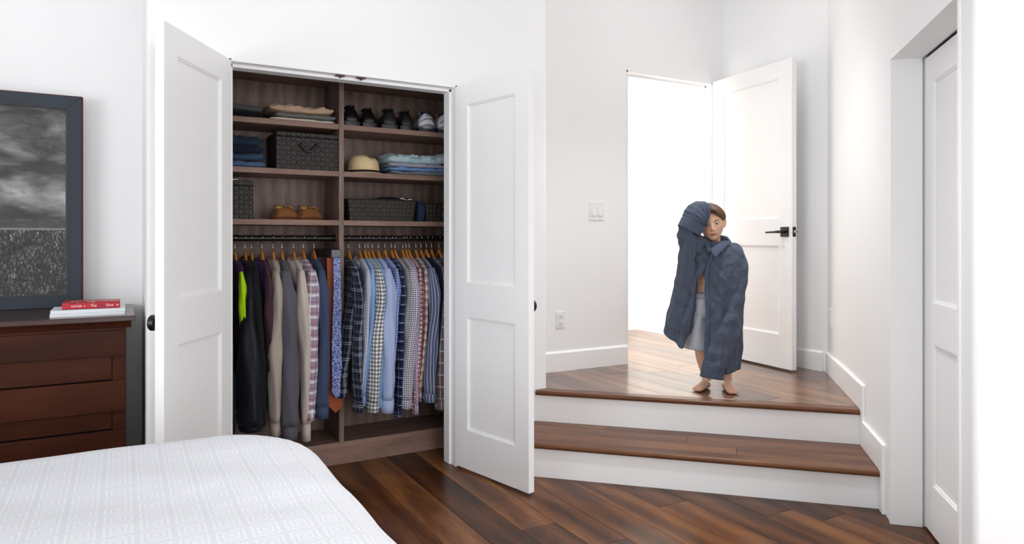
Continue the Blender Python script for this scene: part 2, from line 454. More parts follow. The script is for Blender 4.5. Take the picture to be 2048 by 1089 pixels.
# trim_2 : hall doorway lining
tr = thing('trim_2', kind='structure')
MB().box(DU0, DU0+.012, BV-.004, 3.9, LZ, DZ).box(DU0+.012, DU0+.024, BV+.055, 3.88, LZ, DZ-.01).build('jamb', M['trim'], tr, bevel=.001)
MB().box(DU1-.012, DU1, BV-.004, 3.9, LZ, DZ).box(DU1-.024, DU1-.012, BV+.055, 3.88, LZ, DZ-.01).build('jamb', M['trim'], tr, bevel=.001)
MB().box(DU0, DU1, BV-.004, 3.9, DZ-.012, DZ).build('head_jamb', M['trim'], tr, bevel=.001)
MB().box(DU0+.012, DU1-.012, BV+.055, 3.88, DZ-.026, DZ-.012).build('stop', M['trim'], tr, bevel=.001)
# trim_3 : lining of the recessed door in the diagonal wall
tr = thing('trim_3', kind='structure')
b = MB(); rbox(b, A, T, N, -.012, .006, -.006, .118, 0, DRH); b.build('jamb', M['trim'], tr, bevel=.0015)
b = MB(); rbox(b, Bp, T, N, -.006, .012, -.006, .118, 0, DRH); b.build('jamb', M['trim'], tr, bevel=.0015)
b = MB(); rbox(b, Bp, T, N, 0, (A-Bp).length, -.006, .118, DRH-.014, DRH+.002); b.build('head_jamb', M['trim'], tr, bevel=.0015)

# ------------------------------------------------------------------ panelled doors
def panel_door(name, label, loc, ang, wdt, ysgn, hgt=2.03, stile=.098, th=.035, zs=(.205, .80, .98, 1.922)):
    """local x along the leaf from the hinge; the leaf fills y between 0 and ysgn*th"""
    d = thing(name, label, 'door', loc, ang, kind='structure')
    ya, yb = (0, th) if ysgn > 0 else (-th, 0)
    g = .0
    MB().box(0, stile, ya, yb, 0, hgt).build('stile', M['door'], d, bevel=.0012)
    MB().box(wdt-stile, wdt, ya, yb, 0, hgt).build('stile', M['door'], d, bevel=.0012)
    for z0, z1 in ((0, zs[0]), (zs[1], zs[2]), (zs[3], hgt)):
        MB().box(stile, wdt-stile, ya+.0001, yb-.0001, z0, z1).build('rail', M['door'], d, bevel=.0006)
    for z0, z1 in ((zs[0], zs[1]), (zs[2], zs[3])):
        p = MB().box(stile-.001, wdt-stile+.001, ya+.011, yb-.011, z0-.001, z1+.001).build('panel', M['door'], d)
        # stepped sticking moulding, both faces
        for yf, s in ((ya, 1), (yb, -1)):
            m = MB()
            def ring(ins, dep): return [(stile+ins, yf+s*dep, z0+ins), (wdt-stile-ins, yf+s*dep, z0+ins), (wdt-stile-ins, yf+s*dep, z1-ins), (stile+ins, yf+s*dep, z1-ins)]
            m.loft([ring(-.0005, .0005), ring(.003, .0015), ring(.005, .005), ring(.010, .0055), ring(.012, .0105), ring(-.0005, .0112)], True, False)
            m.build('moulding', M['door'], p)
    return d
def knob(parent, x, z, y0, sgn):
    k = MB()
    Mx = Matrix.Translation((x, y0, z)) @ Matrix.Rotation(-sgn*PI/2, 4, 'X')
    prof = [(.0, 0), (.026, 0), (.026, .004), (.011, .006), (.009, .018), (.012, .022), (.026, .024), (.030, .027), (.031, .045), (.028, .049), (.0001, .050)]
    k.loft([[(r*math.cos(2*PI*i/28), r*math.sin(2*PI*i/28), h) for i in range(28)] for r, h in prof[1:]], M=Mx)
    return k.build('knob', M['black'], parent, angle=.6, label='black round door knob')
pL0 = Vector((.437, 3.375)); pL1 = Vector((.138, 2.885)); dv = pL1-pL0
dL = panel_door('door_1', 'white two-panel closet door standing open beside the dresser', (pL0.x, pL0.y, .012), math.atan2(dv.y, dv.x), dv.length, -1)
knob(dL, dv.length-.06, .89, -.035, -1)
pR0 = Vector((1.56, 3.372)); pR1 = Vector((1.684, 2.814)); dv = pR1-pR0
dR = panel_door('door_2', 'white two-panel closet door standing open beside the steps', (pR0.x, pR0.y, .012), math.atan2(dv.y, dv.x), dv.length, 1)
knob(dR, dv.length-.06, .885, .035, 1)
for d, s in ((dL, -1), (dR, 1)):
    for z in (.2, 1.0, 1.8):
        MB().cyl((-.002, s*.038, z), (-.002, s*.038, z+.09), .0055, 10).build('hinge', M['hinge'], d)
pH0 = Vector((3.858, 3.765)); pH1 = Vector((3.777, 2.996)); dv = pH1-pH0
dH = panel_door('door_3', 'white two-panel door opened into the landing with a black lever', (pH0.x, pH0.y, LZ+.012), math.atan2(dv.y, dv.x), dv.length, 1, stile=.112, th=.040, zs=(.22, .81, .99, 1.922))
wH = dv.length; lz = .90
for yf, s in ((0, -1), (.04, 1)):
    lv = MB().box(wH-.09, wH-.025, min(yf, yf+s*.009), max(yf, yf+s*.009), lz-.0325, lz+.0325).build('lever_rose', M['black'], dH, bevel=.001)
    m = MB(); m.cyl((wH-.057, yf+s*.008, lz), (wH-.057, yf+s*.05, lz), .0095, 14)
    m.tube([(wH-.045, yf+s*.047, lz), (wH-.075, yf+s*.048, lz), (wH-.10, yf+s*.050, lz-.001), (wH-.175, yf+s*.052, lz-.003)], [(.006, .010), (.006, .0095), (.005, .007), (.005, .006)], 10)
    m.build('lever_handle', M['black'], lv, angle=.6)
lp = MB().box(wH-.0005, wH+.0012, .007, .033, lz-.032, lz+.032).build('latch_plate', M['blackrod'], dH)
m = MB(); m.ball((wH+.002, .022, lz), (.009, .009, .011), 8); m.build('latch_bolt', M['brass'], lp, smooth=True)
w4 = (A-Bp).length-.03
b4 = Bp+T*.014+N*.125
d4 = panel_door('door_4', 'white two-panel door shut in the recess of the right wall', (b4.x, b4.y, .012), PI/4, w4, -1, hgt=1.972, stile=.105, zs=(.20, .78, .95, 1.86))
# black sheet added behind the leaf, standing in for the shade in the gap
b = MB(); rbox(b, Bp, T, N, .0, (A-Bp).length, .17, .18, 0, DRH); b.build('gap_shade_sheet', M['dark'], kind='structure')

# ------------------------------------------------------------------ switch, outlet, blank plate
def on_back(name, label, cat, px0, px1, py0, py1):
    ua, ub = atU(px0, BV-.003), atU(px1, BV-.003)
    pm = (px0+px1)/2
    z1, z0 = zat(py0, pm, BV), zat(py1, pm, BV)
    t = thing(name, label, cat, ((ua+ub)/2, BV, (z0+z1)/2)); return t, (ub-ua)/2, (z1-z0)/2
t, hw, hh = on_back('light_switch', 'white double rocker light switch on the wall left of the doorway', 'switch', 1178.5, 1208, 404, 441)
MB().box(-hw, hw, -.006, 0, -hh, hh).build('cover_plate', M['plastic'], t, bevel=.002)
for s in (-1, 1):
    m = MB().add([(s*hw*.42-.016, -.0062, -.033), (s*hw*.42+.016, -.0062, -.033), (s*hw*.42+.016, -.0062, .033), (s*hw*.42-.016, -.0062, .033),
                  (s*hw*.42-.016, -.0125, -.031), (s*hw*.42+.016, -.0125, -.031), (s*hw*.42+.016, -.007, .031), (s*hw*.42-.016, -.007, .031)],
                 [(0, 1, 5, 4), (1, 2, 6, 5), (2, 3, 7, 6), (3, 0, 4, 7), (4, 5, 6, 7)])
    m.build('rocker', M['plastic'], t)
t, hw, hh = on_back('power_outlet', 'white double power outlet low on the wall left of the doorway', 'outlet', 1112, 1129, 624, 656)
MB().box(-hw, hw, -.006, 0, -hh, hh).build('cover_plate', M['plastic'], t, bevel=.002)
for s in (-1, 1):
    r = MB().box(-.017, .017, -.0085, -.005, s*.024-.014, s*.024+.014).build('receptacle', M['plastic'], t, bevel=.003)
    m = MB(); m.box(-.008, -.006, -.0088, -.008, s*.024, s*.024+.008).box(.006, .008, -.0088, -.008, s*.024, s*.024+.008).cyl((0, -.0088, s*.024-.006), (0, -.008, s*.024-.006), .0028, 10)
    m.build('socket_slots', M['slot'], r)
pc = K-T*.12
t = thing('wall_plate', 'blank white cover plate low on the right wall near the corner', 'plate', (pc.x, pc.y, .72), PI/4)
m = MB().box(-.06, .06, 0, .007, -.06, .06).build('cover_plate', M['plastic'], t, bevel=.002)
m = MB(); m.box(-.03, .03, .0069, .0095, -.033, .033); m.build('insert', M['plastic'], t, bevel=.001)

# ------------------------------------------------------------------ closet organiser
CF, CB = 3.72, 4.03                        # front / back planes of the shelving
CL, CR = .215, 2.02
DVL, DVR = 1.026, 1.053                    # divider
org = thing('closet_organizer', 'brown wood-grain closet shelving with two bays inside the closet', 'shelving', (1.04, CF, 0))
ox, oy = 1.04, CF
def ob(name, x0, x1, y0, y1, z0, z1, mat, par=None, bevel=.0008):
    return MB().box(x0-ox, x1-ox, y0-oy, y1-oy, z0, z1).build(name, mat, par or org, bevel=bevel)
ob('back_panel', CL, CR, CB, CB+.012, .02, 2.14, M['cabv'], bevel=0)
ob('side_panel', CL-.012, CL+.013, CF, CB, 0, 2.14, M['cabv']); ob('side_panel', CR-.013, CR+.007, CF, CB, 0, 2.14, M['cabv'])
dvd = ob('divider', DVL, DVR, CF-.002, CB, .118, 2.12, M['cabv'])
ob('top_panel', CL, CR, CF, CB, 2.10, 2.125, M['cabh'])
ob('bottom_panel', CL, CR, CF, CB, .095, .12, M['cabh'])
ob('plinth', CL, CR, CF+.001, CF+.02, 0, .118, M['cabh'])
SH = [1.8475, 1.592, 1.326]
for x0, x1 in ((CL+.013, DVL), (DVR, CR-.013)):
    for z in SH:
        ob('shelf', x0, x1, CF, CB, z-.028, z, M['cabh'])
m = MB()
for yy in (CF+.04, CB-.05):
    for k in range(44):
        z = .2+k*.044
        m.cyl((DVL-ox-.0006, yy-oy, z), (DVL-ox+.001, yy-oy, z), .0028, 6); m.cyl((DVR-ox-.001, yy-oy, z), (DVR-ox+.0006, yy-oy, z), .0028, 6)
m.build('peg_holes', simple('peg_hole_dark', '#1c1614', .8), dvd, kind='stuff')
RV, RZ = 3.80, 1.228
for x0, x1 in ((CL+.013, DVL), (DVR, CR-.013)):
    rd = MB().cyl((x0-ox, RV-oy, RZ), (x1-ox, RV-oy, RZ), .0155, 18).build('hanging_rod', M['blackrod'], org, angle=.6)
    for xe in (x0, x1-.012):
        MB().cyl((xe-ox, RV-oy, RZ), (xe+.012-ox, RV-oy, RZ), .021, 18).build('rod_socket', M['blackrod'], rd, angle=.6)

# ------------------------------------------------------------------ things on the shelves
def fnoise(x, y, z, s): return noise.noise(Vector((x*s, y*s, z*s)))
def folded(label, mat, pxa, pxb, zshelf, z0, z1, dep=.25, front=.012, cat='clothes', name='folded_shirt', seed=0, wob=.006, rolled=0, V=None, lift=None, tilt=0):
    """one folded garment: folded edge to the front, soft rounded ends"""
    V = CF+front if V is None else V
    ua, ub = max(CL+.03, atU(pxa, V)), atU(pxb, V)
    cx = (ua+ub)/2; hw = (ub-ua)/2; hh = (z1-z0)/2; zc = (z0+z1)/2
    t = MB(); NU, NS = 56, 36
    rings = []
    for i in range(NU+1):
        s = -1+2*i/NU
        e = (1-abs(s)**9)**.5 if abs(s) < 1 else 0.0
        e = max(e, .05)
        ring = []
        for k in range(NS):
            a = 2*PI*k/NS
            ca, sa = math.cos(a), math.sin(a)
            yy = -math.copysign(abs(ca)**.45, ca)*dep/2
            zz = math.copysign(abs(sa)**.5, sa)*hh*e*1.06
            x = s*hw
            nz = fnoise(x+seed*3.1, yy+seed, zz*3, 9)*wob + fnoise(x+seed, yy, zz*3+seed, 21)*wob*.9 + fnoise(x+seed*2, yy, zz*4+seed, 46)*wob*.5
            li = (lift(s) if lift else 0)+tilt*s
            if sa < 0 and not lift: nz *= .2
            ring.append((x+nz*.6*(1 if s > 0 else -1), yy+dep/2-nz*.8-(e-1)*.0-(1-e)*.01*(-1 if ca > 0 else 1), zz+nz*(.8 if sa > 0 else .1)+li))
        rings.append(ring)
    t.loft(rings, True, True, uv=True)
    o = t.build(name, mat, smooth=True)
    o.location = (cx, V, zc)
    return setp(o, label, cat)
C = lambda nm, hx, **k: cloth(nm, hx, **k)
def zl(py, px=600): return zat(py, px, CF+.012)
sA, sB, sC = SH
c_gray = C('folded_grey', '#4b4b52'); c_blk = C('folded_black', '#121114'); c_khaki = C('folded_khaki', '#b59a82'); c_grn = C('folded_greygreen', '#6b6a66')
c_crm = C('folded_cream', '#cfc3b5')
folded('black folded sweater under the grey one, top left shelf', c_blk, 395, 526, sA, sA, sA+.036, name='folded_sweater', seed=1)
folded('dark grey folded sweater on top of the black one, top left shelf', c_gray, 390, 527, sA, sA+.036, sA+.072, name='folded_sweater', seed=2, tilt=-.006)
folded('cream folded trousers at the bottom of the top-shelf stack', c_crm, 539, 671, sA, sA, sA+.018, name='folded_trousers', seed=3, wob=.004, cat='trousers')
folded('grey-green folded trousers in the middle of the top-shelf stack', c_grn, 550, 673, sA, sA+.017, sA+.046, name='folded_trousers', seed=4, cat='trousers')
folded('khaki folded trousers on top of the top-shelf stack', c_khaki, 538, 669, sA, sA+.044, sA+.088, name='folded_trousers', seed=5, wob=.012, cat='trousers', lift=lambda s: .006*s*s)
dn = [('#4a6080', 'light blue jeans at the bottom of the folded stack', .036), ('#33475f', 'mid blue jeans second from the bottom of the stack', .040), ('#1a2133', 'dark indigo jeans under the top pair of the stack', .036), ('#223040', 'faded navy jeans rumpled on top of the stack', .056)]
z = sB
for i, (hx, lb, hh) in enumerate(dn):
    folded(lb, C('denim%s' % 'abcd'[i], hx, heather=.25), 400, 533-(i % 2)*3-(4 if i > 1 else 0), sB, z, z+hh, name='folded_jeans', seed=7+i, wob=.008 if i < 3 else .02, cat='jeans')
    z += hh-.001
# woven storage baskets
c_bsk = simple('woven_black_strap', '#1e1713', .55, var=.3, nscale=30, bump=.4)
c_bsk2 = simple('woven_brown_strap', '#211a15', .55, var=.3, nscale=30, bump=.4)
def basket(label, pxa, pxb, zs, h, dep, mat, taper=0, lid=False, handle=False, name='woven_basket', Vf=CF+.012, right_px=True):
    ua, ub = max(CL+.03, atU(pxa, Vf)), min(CR-.03, atU(pxb, Vf))
    wd = ub-ua
    t = thing(name, label, 'basket', ((ua+ub)/2, Vf, zs))
    hw = wd/2
    def wl(z): return taper*(1-z/h)
    # shell (open box with thickness)
    m = MB(); th = .008
    def rg(z, i): 
        q = wl(z)+i
        return [(-hw+q, q, z), (hw-q, q, z), (hw-q, dep-q, z), (-hw+q, dep-q, z)]
    if lid: m.loft([rg(0, .003), rg(h-.002, .003)])
    else: m.loft([rg(0, .003), rg(h-.004, .003), rg(h-.004, .003+th), rg(.006, .003+th)])
    m.build('basket_body', mat, t)
    # the weave: one raised pad per strap crossing, alternately proud
    m = MB(); sz = .0245
    def face(p, nx, nz, fn):
        for i in range(nx):
            for k in range(nz):
                pr = .0030 if (i+k) % 2 else .0012
                a0, a1 = i/nx, (i+1)/nx; b0, b1 = k/nz, (k+1)/nz; g = .06/nx; gz = .06/nz
                q0 = [fn(a0+g, b0+gz, 0), fn(a1-g, b0+gz, 0), fn(a1-g, b1-gz, 0), fn(a0+g, b1-gz, 0)]
                g2, gz2 = .2/nx, .2/nz
                q1 = [fn(a0+g2, b0+gz2, pr), fn(a1-g2, b0+gz2, pr), fn(a1-g2, b1-gz2, pr), fn(a0+g2, b1-gz2, pr)]
                m.add(q0+q1, [(0, 1, 5, 4), (1, 2, 6, 5), (2, 3, 7, 6), (3, 0, 4, 7), (4, 5, 6, 7)])
    nx, nz, nd = max(3, round(wd/sz)), max(3, round(h/sz)), max(3, round(dep/sz))
    def ff(a, bb, o):
        z = bb*h; q = wl(z); return (-(hw-q)+2*(hw-q)*a, q+.003-o, z)
    def fs(sg):
        def f(a, bb, o):
            z = bb*h; q = wl(z); return (sg*(hw-q-.003+o), q+(dep-2*q)*a, z)
        return f
    face(m, nx, nz, ff); face(m, nd, nz, fs(-1)); face(m, nd, nz, fs(1))
    if lid: face(m, nx, nd, lambda a, bb, o: (-hw+.003+(wd-.006)*a, bb*dep, h-.003+o))
    m.build('strap_weave', mat, t, kind='stuff')
    if lid: MB().box(-hw-.001, hw+.001, -.003, dep, h-.030, h-.024).build('lid_edge', M['dark'], t)
    else:
        m = MB(); rr = rg(h, 0)
        for i in range(4): m.tube([rr[i], rr[(i+1) % 4]], .0045, 6)
        m.build('rim', mat, t)
    if handle:
        m = MB(); P = []
        for i in range(13):
            s = -1+2*i/12; P.append((.0+s*.045, -.012-.010*(1-s*s), h*.70-.045*(1-abs(s)**1.6)))
        m.tube(P, (.0075, .003), 6, up=(0, 1, 0)); m.build('handle', mat, t, smooth=True)
    return t
basket('black woven lidded box with a strap handle, second left shelf', 552, 678, sB, .198, .26, c_bsk, lid=True, handle=True, name='woven_box')
basket('black woven box cut off by the left door, third left shelf', 385, 507, sC, .196, .24, c_bsk, lid=True, name='woven_box')
o = folded('white folded paper lying on the left woven box', M['plastic'], 400, 478, sC, sC+.197, sC+.204, name='folded_paper', cat='paper', wob=.001, dep=.18)
basket('brown woven open basket beside the divider, third right shelf', 696, 833, sC, .118, .25, c_bsk2, taper=.012)
basket('brown woven open basket behind the right door edge, third right shelf', 852, 1000, sC, .105, .25, c_bsk2, taper=.012)
m = MB()
for i, (x0, x1) in enumerate(((735, 800), (790, 826))):
    pass
folded('black rolled belts and cloth heaped in the open basket', c_blk, 745, 828, sC, sC+.085, sC+.134, name='rolled_belt', seed=21, wob=.014, cat='clothes', V=CF+.06, dep=.12)
m = MB()
P = [(atU(800+i*3, CF+.06), CF+.055, sC+.130+.004*math.sin(i*1.2)-.0008*i) for i in range(9)]
m.tube(P, .0028, 6); setp(m.build('white_cord', M['plastic'], smooth=True), 'thin white cord lying over the open basket', 'cord')
folded('blue cloth bundle wedged between the two open baskets', C('navy_bundle', '#26304c'), 836, 850, sC, sC, sC+.118, name='cloth_bundle', seed=23, wob=.006, V=CF+.04, dep=.10)
# right shelf B: shirts and hat
for i, (lb, hx, a, bb, z0, z1, wv) in enumerate((
    ('grey-blue folded shirt at the bottom of the pale shirt stack', '#6b7379', 783, 899, 0, .024, .008),
    ('bright blue folded shirt second from bottom of the pale stack', '#6487b4', 778, 896, .022, .046, .008),
    ('dusty lilac folded shirt under the pale aqua one', '#9a98a8', 780, 895, .044, .070, .008),
    ('pale aqua linen shirt crumpled on top of the stack', '#a8bfc6', 777, 894, .066, .122, .018))):
    folded(lb, C('stack_%s' % 'abcd'[i], hx, heather=.2), a, bb, sB, sB+z0, sB+z1, name='folded_shirt', seed=31+i, wob=wv, cat='shirt')
def hat():
    ua, ub = atU(697, CF+.1), atU(759, CF+.1); r = (ub-ua)/2
    t = thing('straw_hat', 'cream straw hat with a dark band, second right shelf', 'hat', ((ua+ub)/2, CF+.12, sB))
    straw = NT('straw', .75, .2); o = straw.obj()
    c = straw.mix(straw.noise(o, 90, 3), hexc('#c9b083'), hexc('#e3d0a6')); straw.bump(straw.noise(o, 400, 2), .5, .002); straw.col(c)
    m = MB(); rings = []
    n = 40
    def ring(k, z, pinch, cap):
        out = []
        for i in range(n):
            a = 2*PI*i/n; x = r*k*math.cos(a); y = r*1.22*k*math.sin(a)
            zz = z
            if cap: zz -= pinch*math.exp(-((x-.022)/(r*.20))**2)*.9+.010*max(0, (x+.01)/r)**1.5*cap
            x2 = x*(1-.0*pinch)
            out.append((x2, y, zz))
        return out
    rings = [ring(1.0, .004, 0, 0), ring(.995, .03, 0, 0), ring(.95, .065, 0, 0), ring(.90, .082, .004, 1), ring(.80, .093, .010, 1), ring(.66, .101, .014, 1), ring(.5, .105, .016, 1), ring(.3, .107, .016, 1), ring(.08, .107, .016, 1)]
    m.loft(rings, True, True); m.build('crown', straw.m, t, smooth=True)
    m = MB(); m.loft([ring(1.012, .002, 0, 0), ring(1.012, .018, 0, 0), ring(1.0, .018, 0, 0)], True, False); m.build('hat_band', C('hat_band', '#15110f'), t, smooth=True)
    m = MB(); m.loft([ring(1.0, .0, 0, 0), ring(1.2, .001, 0, 0), ring(1.2, .004, 0, 0), ring(1.0, .005, 0, 0)], True, False); m.build('brim', straw.m, t, smooth=True)
hat()
# shoes, heel towards the viewer : local y runs from heel (0) to toe
def shoe(name, label, cx, V, zs, upper, sole, L=.28, wdt=.088, hh=.085, rz=0, lining=None, laces=None, group=None, style='dress'):
    t = thing(name, label, 'shoe', (cx, V, zs), rz, group)
    sh = .022 if style != 'moc' else .008
    hw = wdt/2
    # stations: y, half width, height, top flatness
    if style == 'sneaker': stn = [(0, .45, .55), (.01, .72, .82), (.04, .80, 1.0), (.09, .80, .80), (.13, .86, .92), (.17, .98, .72), (.21, 1.0, .52), (.25, .86, .42), (.275, .5, .30), (.285, .18, .15)]
    elif style == 'moc': stn = [(0, .4, .45), (.012, .70, .72), (.04, .82, .85), (.08, .88, .92), (.12, .94, 1.0), (.16, 1.0, .98), (.20, 1.0, .85), (.23, .9, .66), (.25, .66, .45), (.26, .35, .25)]
    else: stn = [(0, .45, .6), (.008, .7, .85), (.035, .76, 1.0), (.08, .74, .78), (.13, .82, .95), (.17, .95, .68), (.21, 1.0, .5), (.25, .84, .42), (.272, .45, .34), (.28, .15, .2)]
    sc_ = L/.285
    m = MB(); rings = []; n = 20
    for (y, wf, hf) in stn:
        ring = []
        for i in range(n):
            a = PI*i/(n-1)
            x = math.cos(a)*hw*wf; z = sh+math.sin(a)**.75*(hh*hf-sh*.3)
            narrow = 1-.24*(math.sin(a)**2)*(1 if y < .15 else .5)
            yy = y*sc_+(.012*math.sin(a) if y < .02 else 0)
            ring.append((x*narrow, yy, z))
        rings.append(ring)
    m.loft(rings, True, True); m.build('upper', upper, t, smooth=True, sub=1)
    # foot opening
    m = MB(); rim = [(math.cos(2*PI*i/20)*hw*.42, (.067+math.sin(2*PI*i/20)*.045)*sc_, hh*(.97-.16*math.sin(PI*min(1, max(0, (i/20)*1)))) +sh*.62) for i in range(20)]
    rim = [(x, y, hh*(1.02-.9*(min(y, .07)-.02)*1.5)+sh*.55) for x, y, z in rim]
    m.tube(rim+[rim[0]], .0045, 6, False); m.build('collar', upper if style != 'sneaker' else (lining or upper), t, smooth=True)
    m = MB(); m.add([(0, .067*sc_, hh*.6)]+rim, [(0, 1+i, 1+(i+1) % 20) for i in range(20)]); m.build('lining', lining or M['dark'], t)
    # sole with heel
    m = MB(); o = []
    for (y, wf, hf) in stn: o.append((y, hw*wf*1.06+.002))
    ring = [(x, y*sc_) for y, x in o]+[(-x, y*sc_) for y, x in o[::-1]]
    if style == 'dress':
        m.loft([[(x, y-.002, .014) for x, y in ring], [(x, y-.002, sh+.003) for x, y in ring]])
        hl = [(x, y) for x, y in ring if y < .085]
        m.loft([[(x*.97, y-.001, 0) for x, y in hl], [(x, y-.002, .016) for x, y in hl]])
        m.box(-hw*.8, hw*.8, .17, .24, 0, .015)
    else:
        m.loft([[(x*.95, y, 0) for x, y in ring], [(x*1.03, y-.003, sh*.6) for x, y in ring], [(x, y-.001, sh+.002) for x, y in ring]])
    m.build('sole', sole, t, bevel=0, angle=.8)
    if laces:
        m = MB()
        for k in range(4):
            yy = (.118+k*.018)*sc_; zz = hh*(.99-k*.10)+sh*.75
            m.tube([(-hw*.34, yy, zz-.012), (0, yy, zz), (hw*.34, yy, zz-.012)], .0022, 5)
        m.tube([(-.006, .115, hh+.012), (-.028, .10, hh+.022), (-.034, .085, hh+.006), (-.014, .098, hh)], .0022, 5)
        m.tube([(.006, .115, hh+.012), (.028, .105, hh+.014), (.03, .09, hh)], .0022, 5)
        m.build('laces', laces, t, smooth=True)
    return t
lea = simple('black_leather', '#0d0c0c', .25, var=.3); leas = simple('black_sole', '#151413', .45); lead = simple('black_matte_leather', '#111112', .45)
Vs = CF+.012
def su(px): return atU(px, Vs)
shoe('dress_shoe', 'polished black loafer beside the divider, top right shelf', su(707)-.005, Vs, sA, lea, leas, hh=.100, wdt=.118)
shoe('dress_shoe', 'polished black loafer second from the divider, top right shelf', su(741), Vs, sA, lea, leas, hh=.094, wdt=.110, rz=.05)
shoe('lace_up_shoe', 'black lace-up shoe with a thick sole, left of its pair', su(781), Vs, sA, lead, leas, hh=.104, wdt=.122, rz=-.12, laces=M['dark'])
shoe('lace_up_shoe', 'black lace-up shoe with a thick sole, next to the white sneaker', su(816), Vs, sA, lead, leas, hh=.100, wdt=.110, rz=-.04, laces=M['dark'])
wsn = simple('sneaker_white', '#d4d6dc', .55, var=.05); gsn = simple('sneaker_grey', '#8a8b8e', .5); nsn = simple('sneaker_navy', '#1a1d30', .6)
def sneaker(label, px, rz):
    t = shoe('running_shoe', label, su(px), Vs, sA, wsn, nsn, hh=.112, wdt=.128, rz=rz, lining=nsn, laces=M['plastic'], style='sneaker', L=.29)
    m = MB()   # grey heel guard, navy piping, heel loop and the small heel mark
    for (a0, a1, z0, z1, mt, nm, off) in ((0.15, .85, .018, .046, gsn, 'heel_guard', .0035), ):
        vs = []; fs = []
        K_ = 12
        for k in range(K_+1):
            a = PI*(a0+(a1-a0)*k/K_)
            for (zz, rr) in ((z0, .052), (z1-.012*abs(k/K_-.5)*2, .046)):
                vs.append((math.cos(a)*rr, .034-math.sin(a)*.040, zz))
        fs = [(2*k, 2*k+2, 2*k+3, 2*k+1) for k in range(K_)]
        m.add(vs, fs); m.build(nm, mt, t, smooth=True, solid=.003)
    m = MB(); P = []
    for k in range(13):
        a = PI*(.12+.76*k/12); P.append((math.cos(a)*.044, .032-math.sin(a)*.040+.004, .055+.022*math.sin(PI*k/12)))
    m.tube(P, .0018, 6); m.build('piping', nsn, t, smooth=True)
    MB().box(-.007, .007, .0, .008, .104, .124).build('heel_loop', nsn, t, bevel=.002)
    m = MB()
    for q in range(3): m.box(-.011+q*.008, -.006+q*.008, -.0020, .001, .094, .099)
    m.build('heel_mark', nsn, t)
sneaker('white running shoe with navy piping, left of its pair', 856, -.16)
sneaker('white running shoe with navy piping, nearest the right door', 894, -.05)
tan = simple('tan_suede', '#7d5128', .8, var=.2, nscale=60, bump=.3); tans = simple('tan_sole', '#6b3f18', .7)
def moc(label, px, V):
    t = shoe('moccasin', label, atU(px, V), V, sC, tan, tans, L=.170, wdt=.098, hh=.070, rz=math.radians(-62), lining=simple('moc_lining', '#c39a66', .9), style='moc')
    m = MB(); P = []
    for k in range(17):
        a = PI*k/16; P.append((math.cos(a)*.030, .075+math.sin(a)*.058, .074-.016*math.sin(a)+(.003 if k % 2 else 0)))
    m.tube(P, .0035, 6); m.build('seam_stitching', simple('moc_stitch', '#b5803c', .8), t)
    m = MB(); m.tube([(-.03, .06, .068), (-.012, .07, .074), (.0, .075, .076), (.012, .07, .074), (.03, .06, .068)], .0035, 6); m.build('bow', simple('moc_lace', '#b5803c', .8), t, smooth=True)
moc('tan suede moccasin, left one of the pair, third left shelf', 546, CF+.10)
moc('tan suede moccasin, right one of the pair near the divider', 596, CF+.10)

# ------------------------------------------------------------------ hangers and garments
def make_hanger():
    t = thing('clothes_hanger', 'h', 'hanger')
    m = MB(); rings = []
    for i in range(25):
        y = -.192+.384*i/24; q = abs(y)/.192
        zt = -.060-.142*q**.8; h = .026+.018*q*q if q < .93 else .030
        th = .0065+.004*q
        if i in (0, 24): h *= .4; th *= .4; zt -= .012
        rings.append([(th*math.cos(a), y, zt-h/2+h/2*math.sin(a)) for a in [2*PI*k/10 for k in range(10)]])
    m.loft(rings); m.build('shoulder_bar', M['beech'], t, smooth=True)
    m = MB(); P = [(0, 0, -.062), (0, 0, -.040)]
    for k in range(13):
        a = math.radians(-90+k*270/12*.93)
        P.append((0, -.0205*math.cos(a)*1.0, .0-.0205*-math.sin(a)*1.0))
    # hook rides over the rod (radius .0155)
    P = [(0, 0, -.062), (0, 0, -.046), (0, .006, -.034)]+[(0, .0195*math.cos(a), .0195*math.sin(a)) for a in [math.radians(-60+k*20) for k in range(13)]]
    m.tube(P, .0021, 7, up=(1, 0, 0)); m.build('hook', M['chrome'], t, smooth=True)
    return t
HP = make_hanger(); first = [True]
def hanger(U, yaw, label, group, lean=0):
    if first[0]:
        r = HP; first[0] = False
    else:
        r = HP.copy(); COL.objects.link(r)
        for ch in list(HP.children):
            c = ch.copy(); COL.objects.link(c); c.parent = r
    r.location = (U, RV, RZ); r.rotation_euler = (0, lean, yaw); r['label'] = label; r['group'] = group
    return r

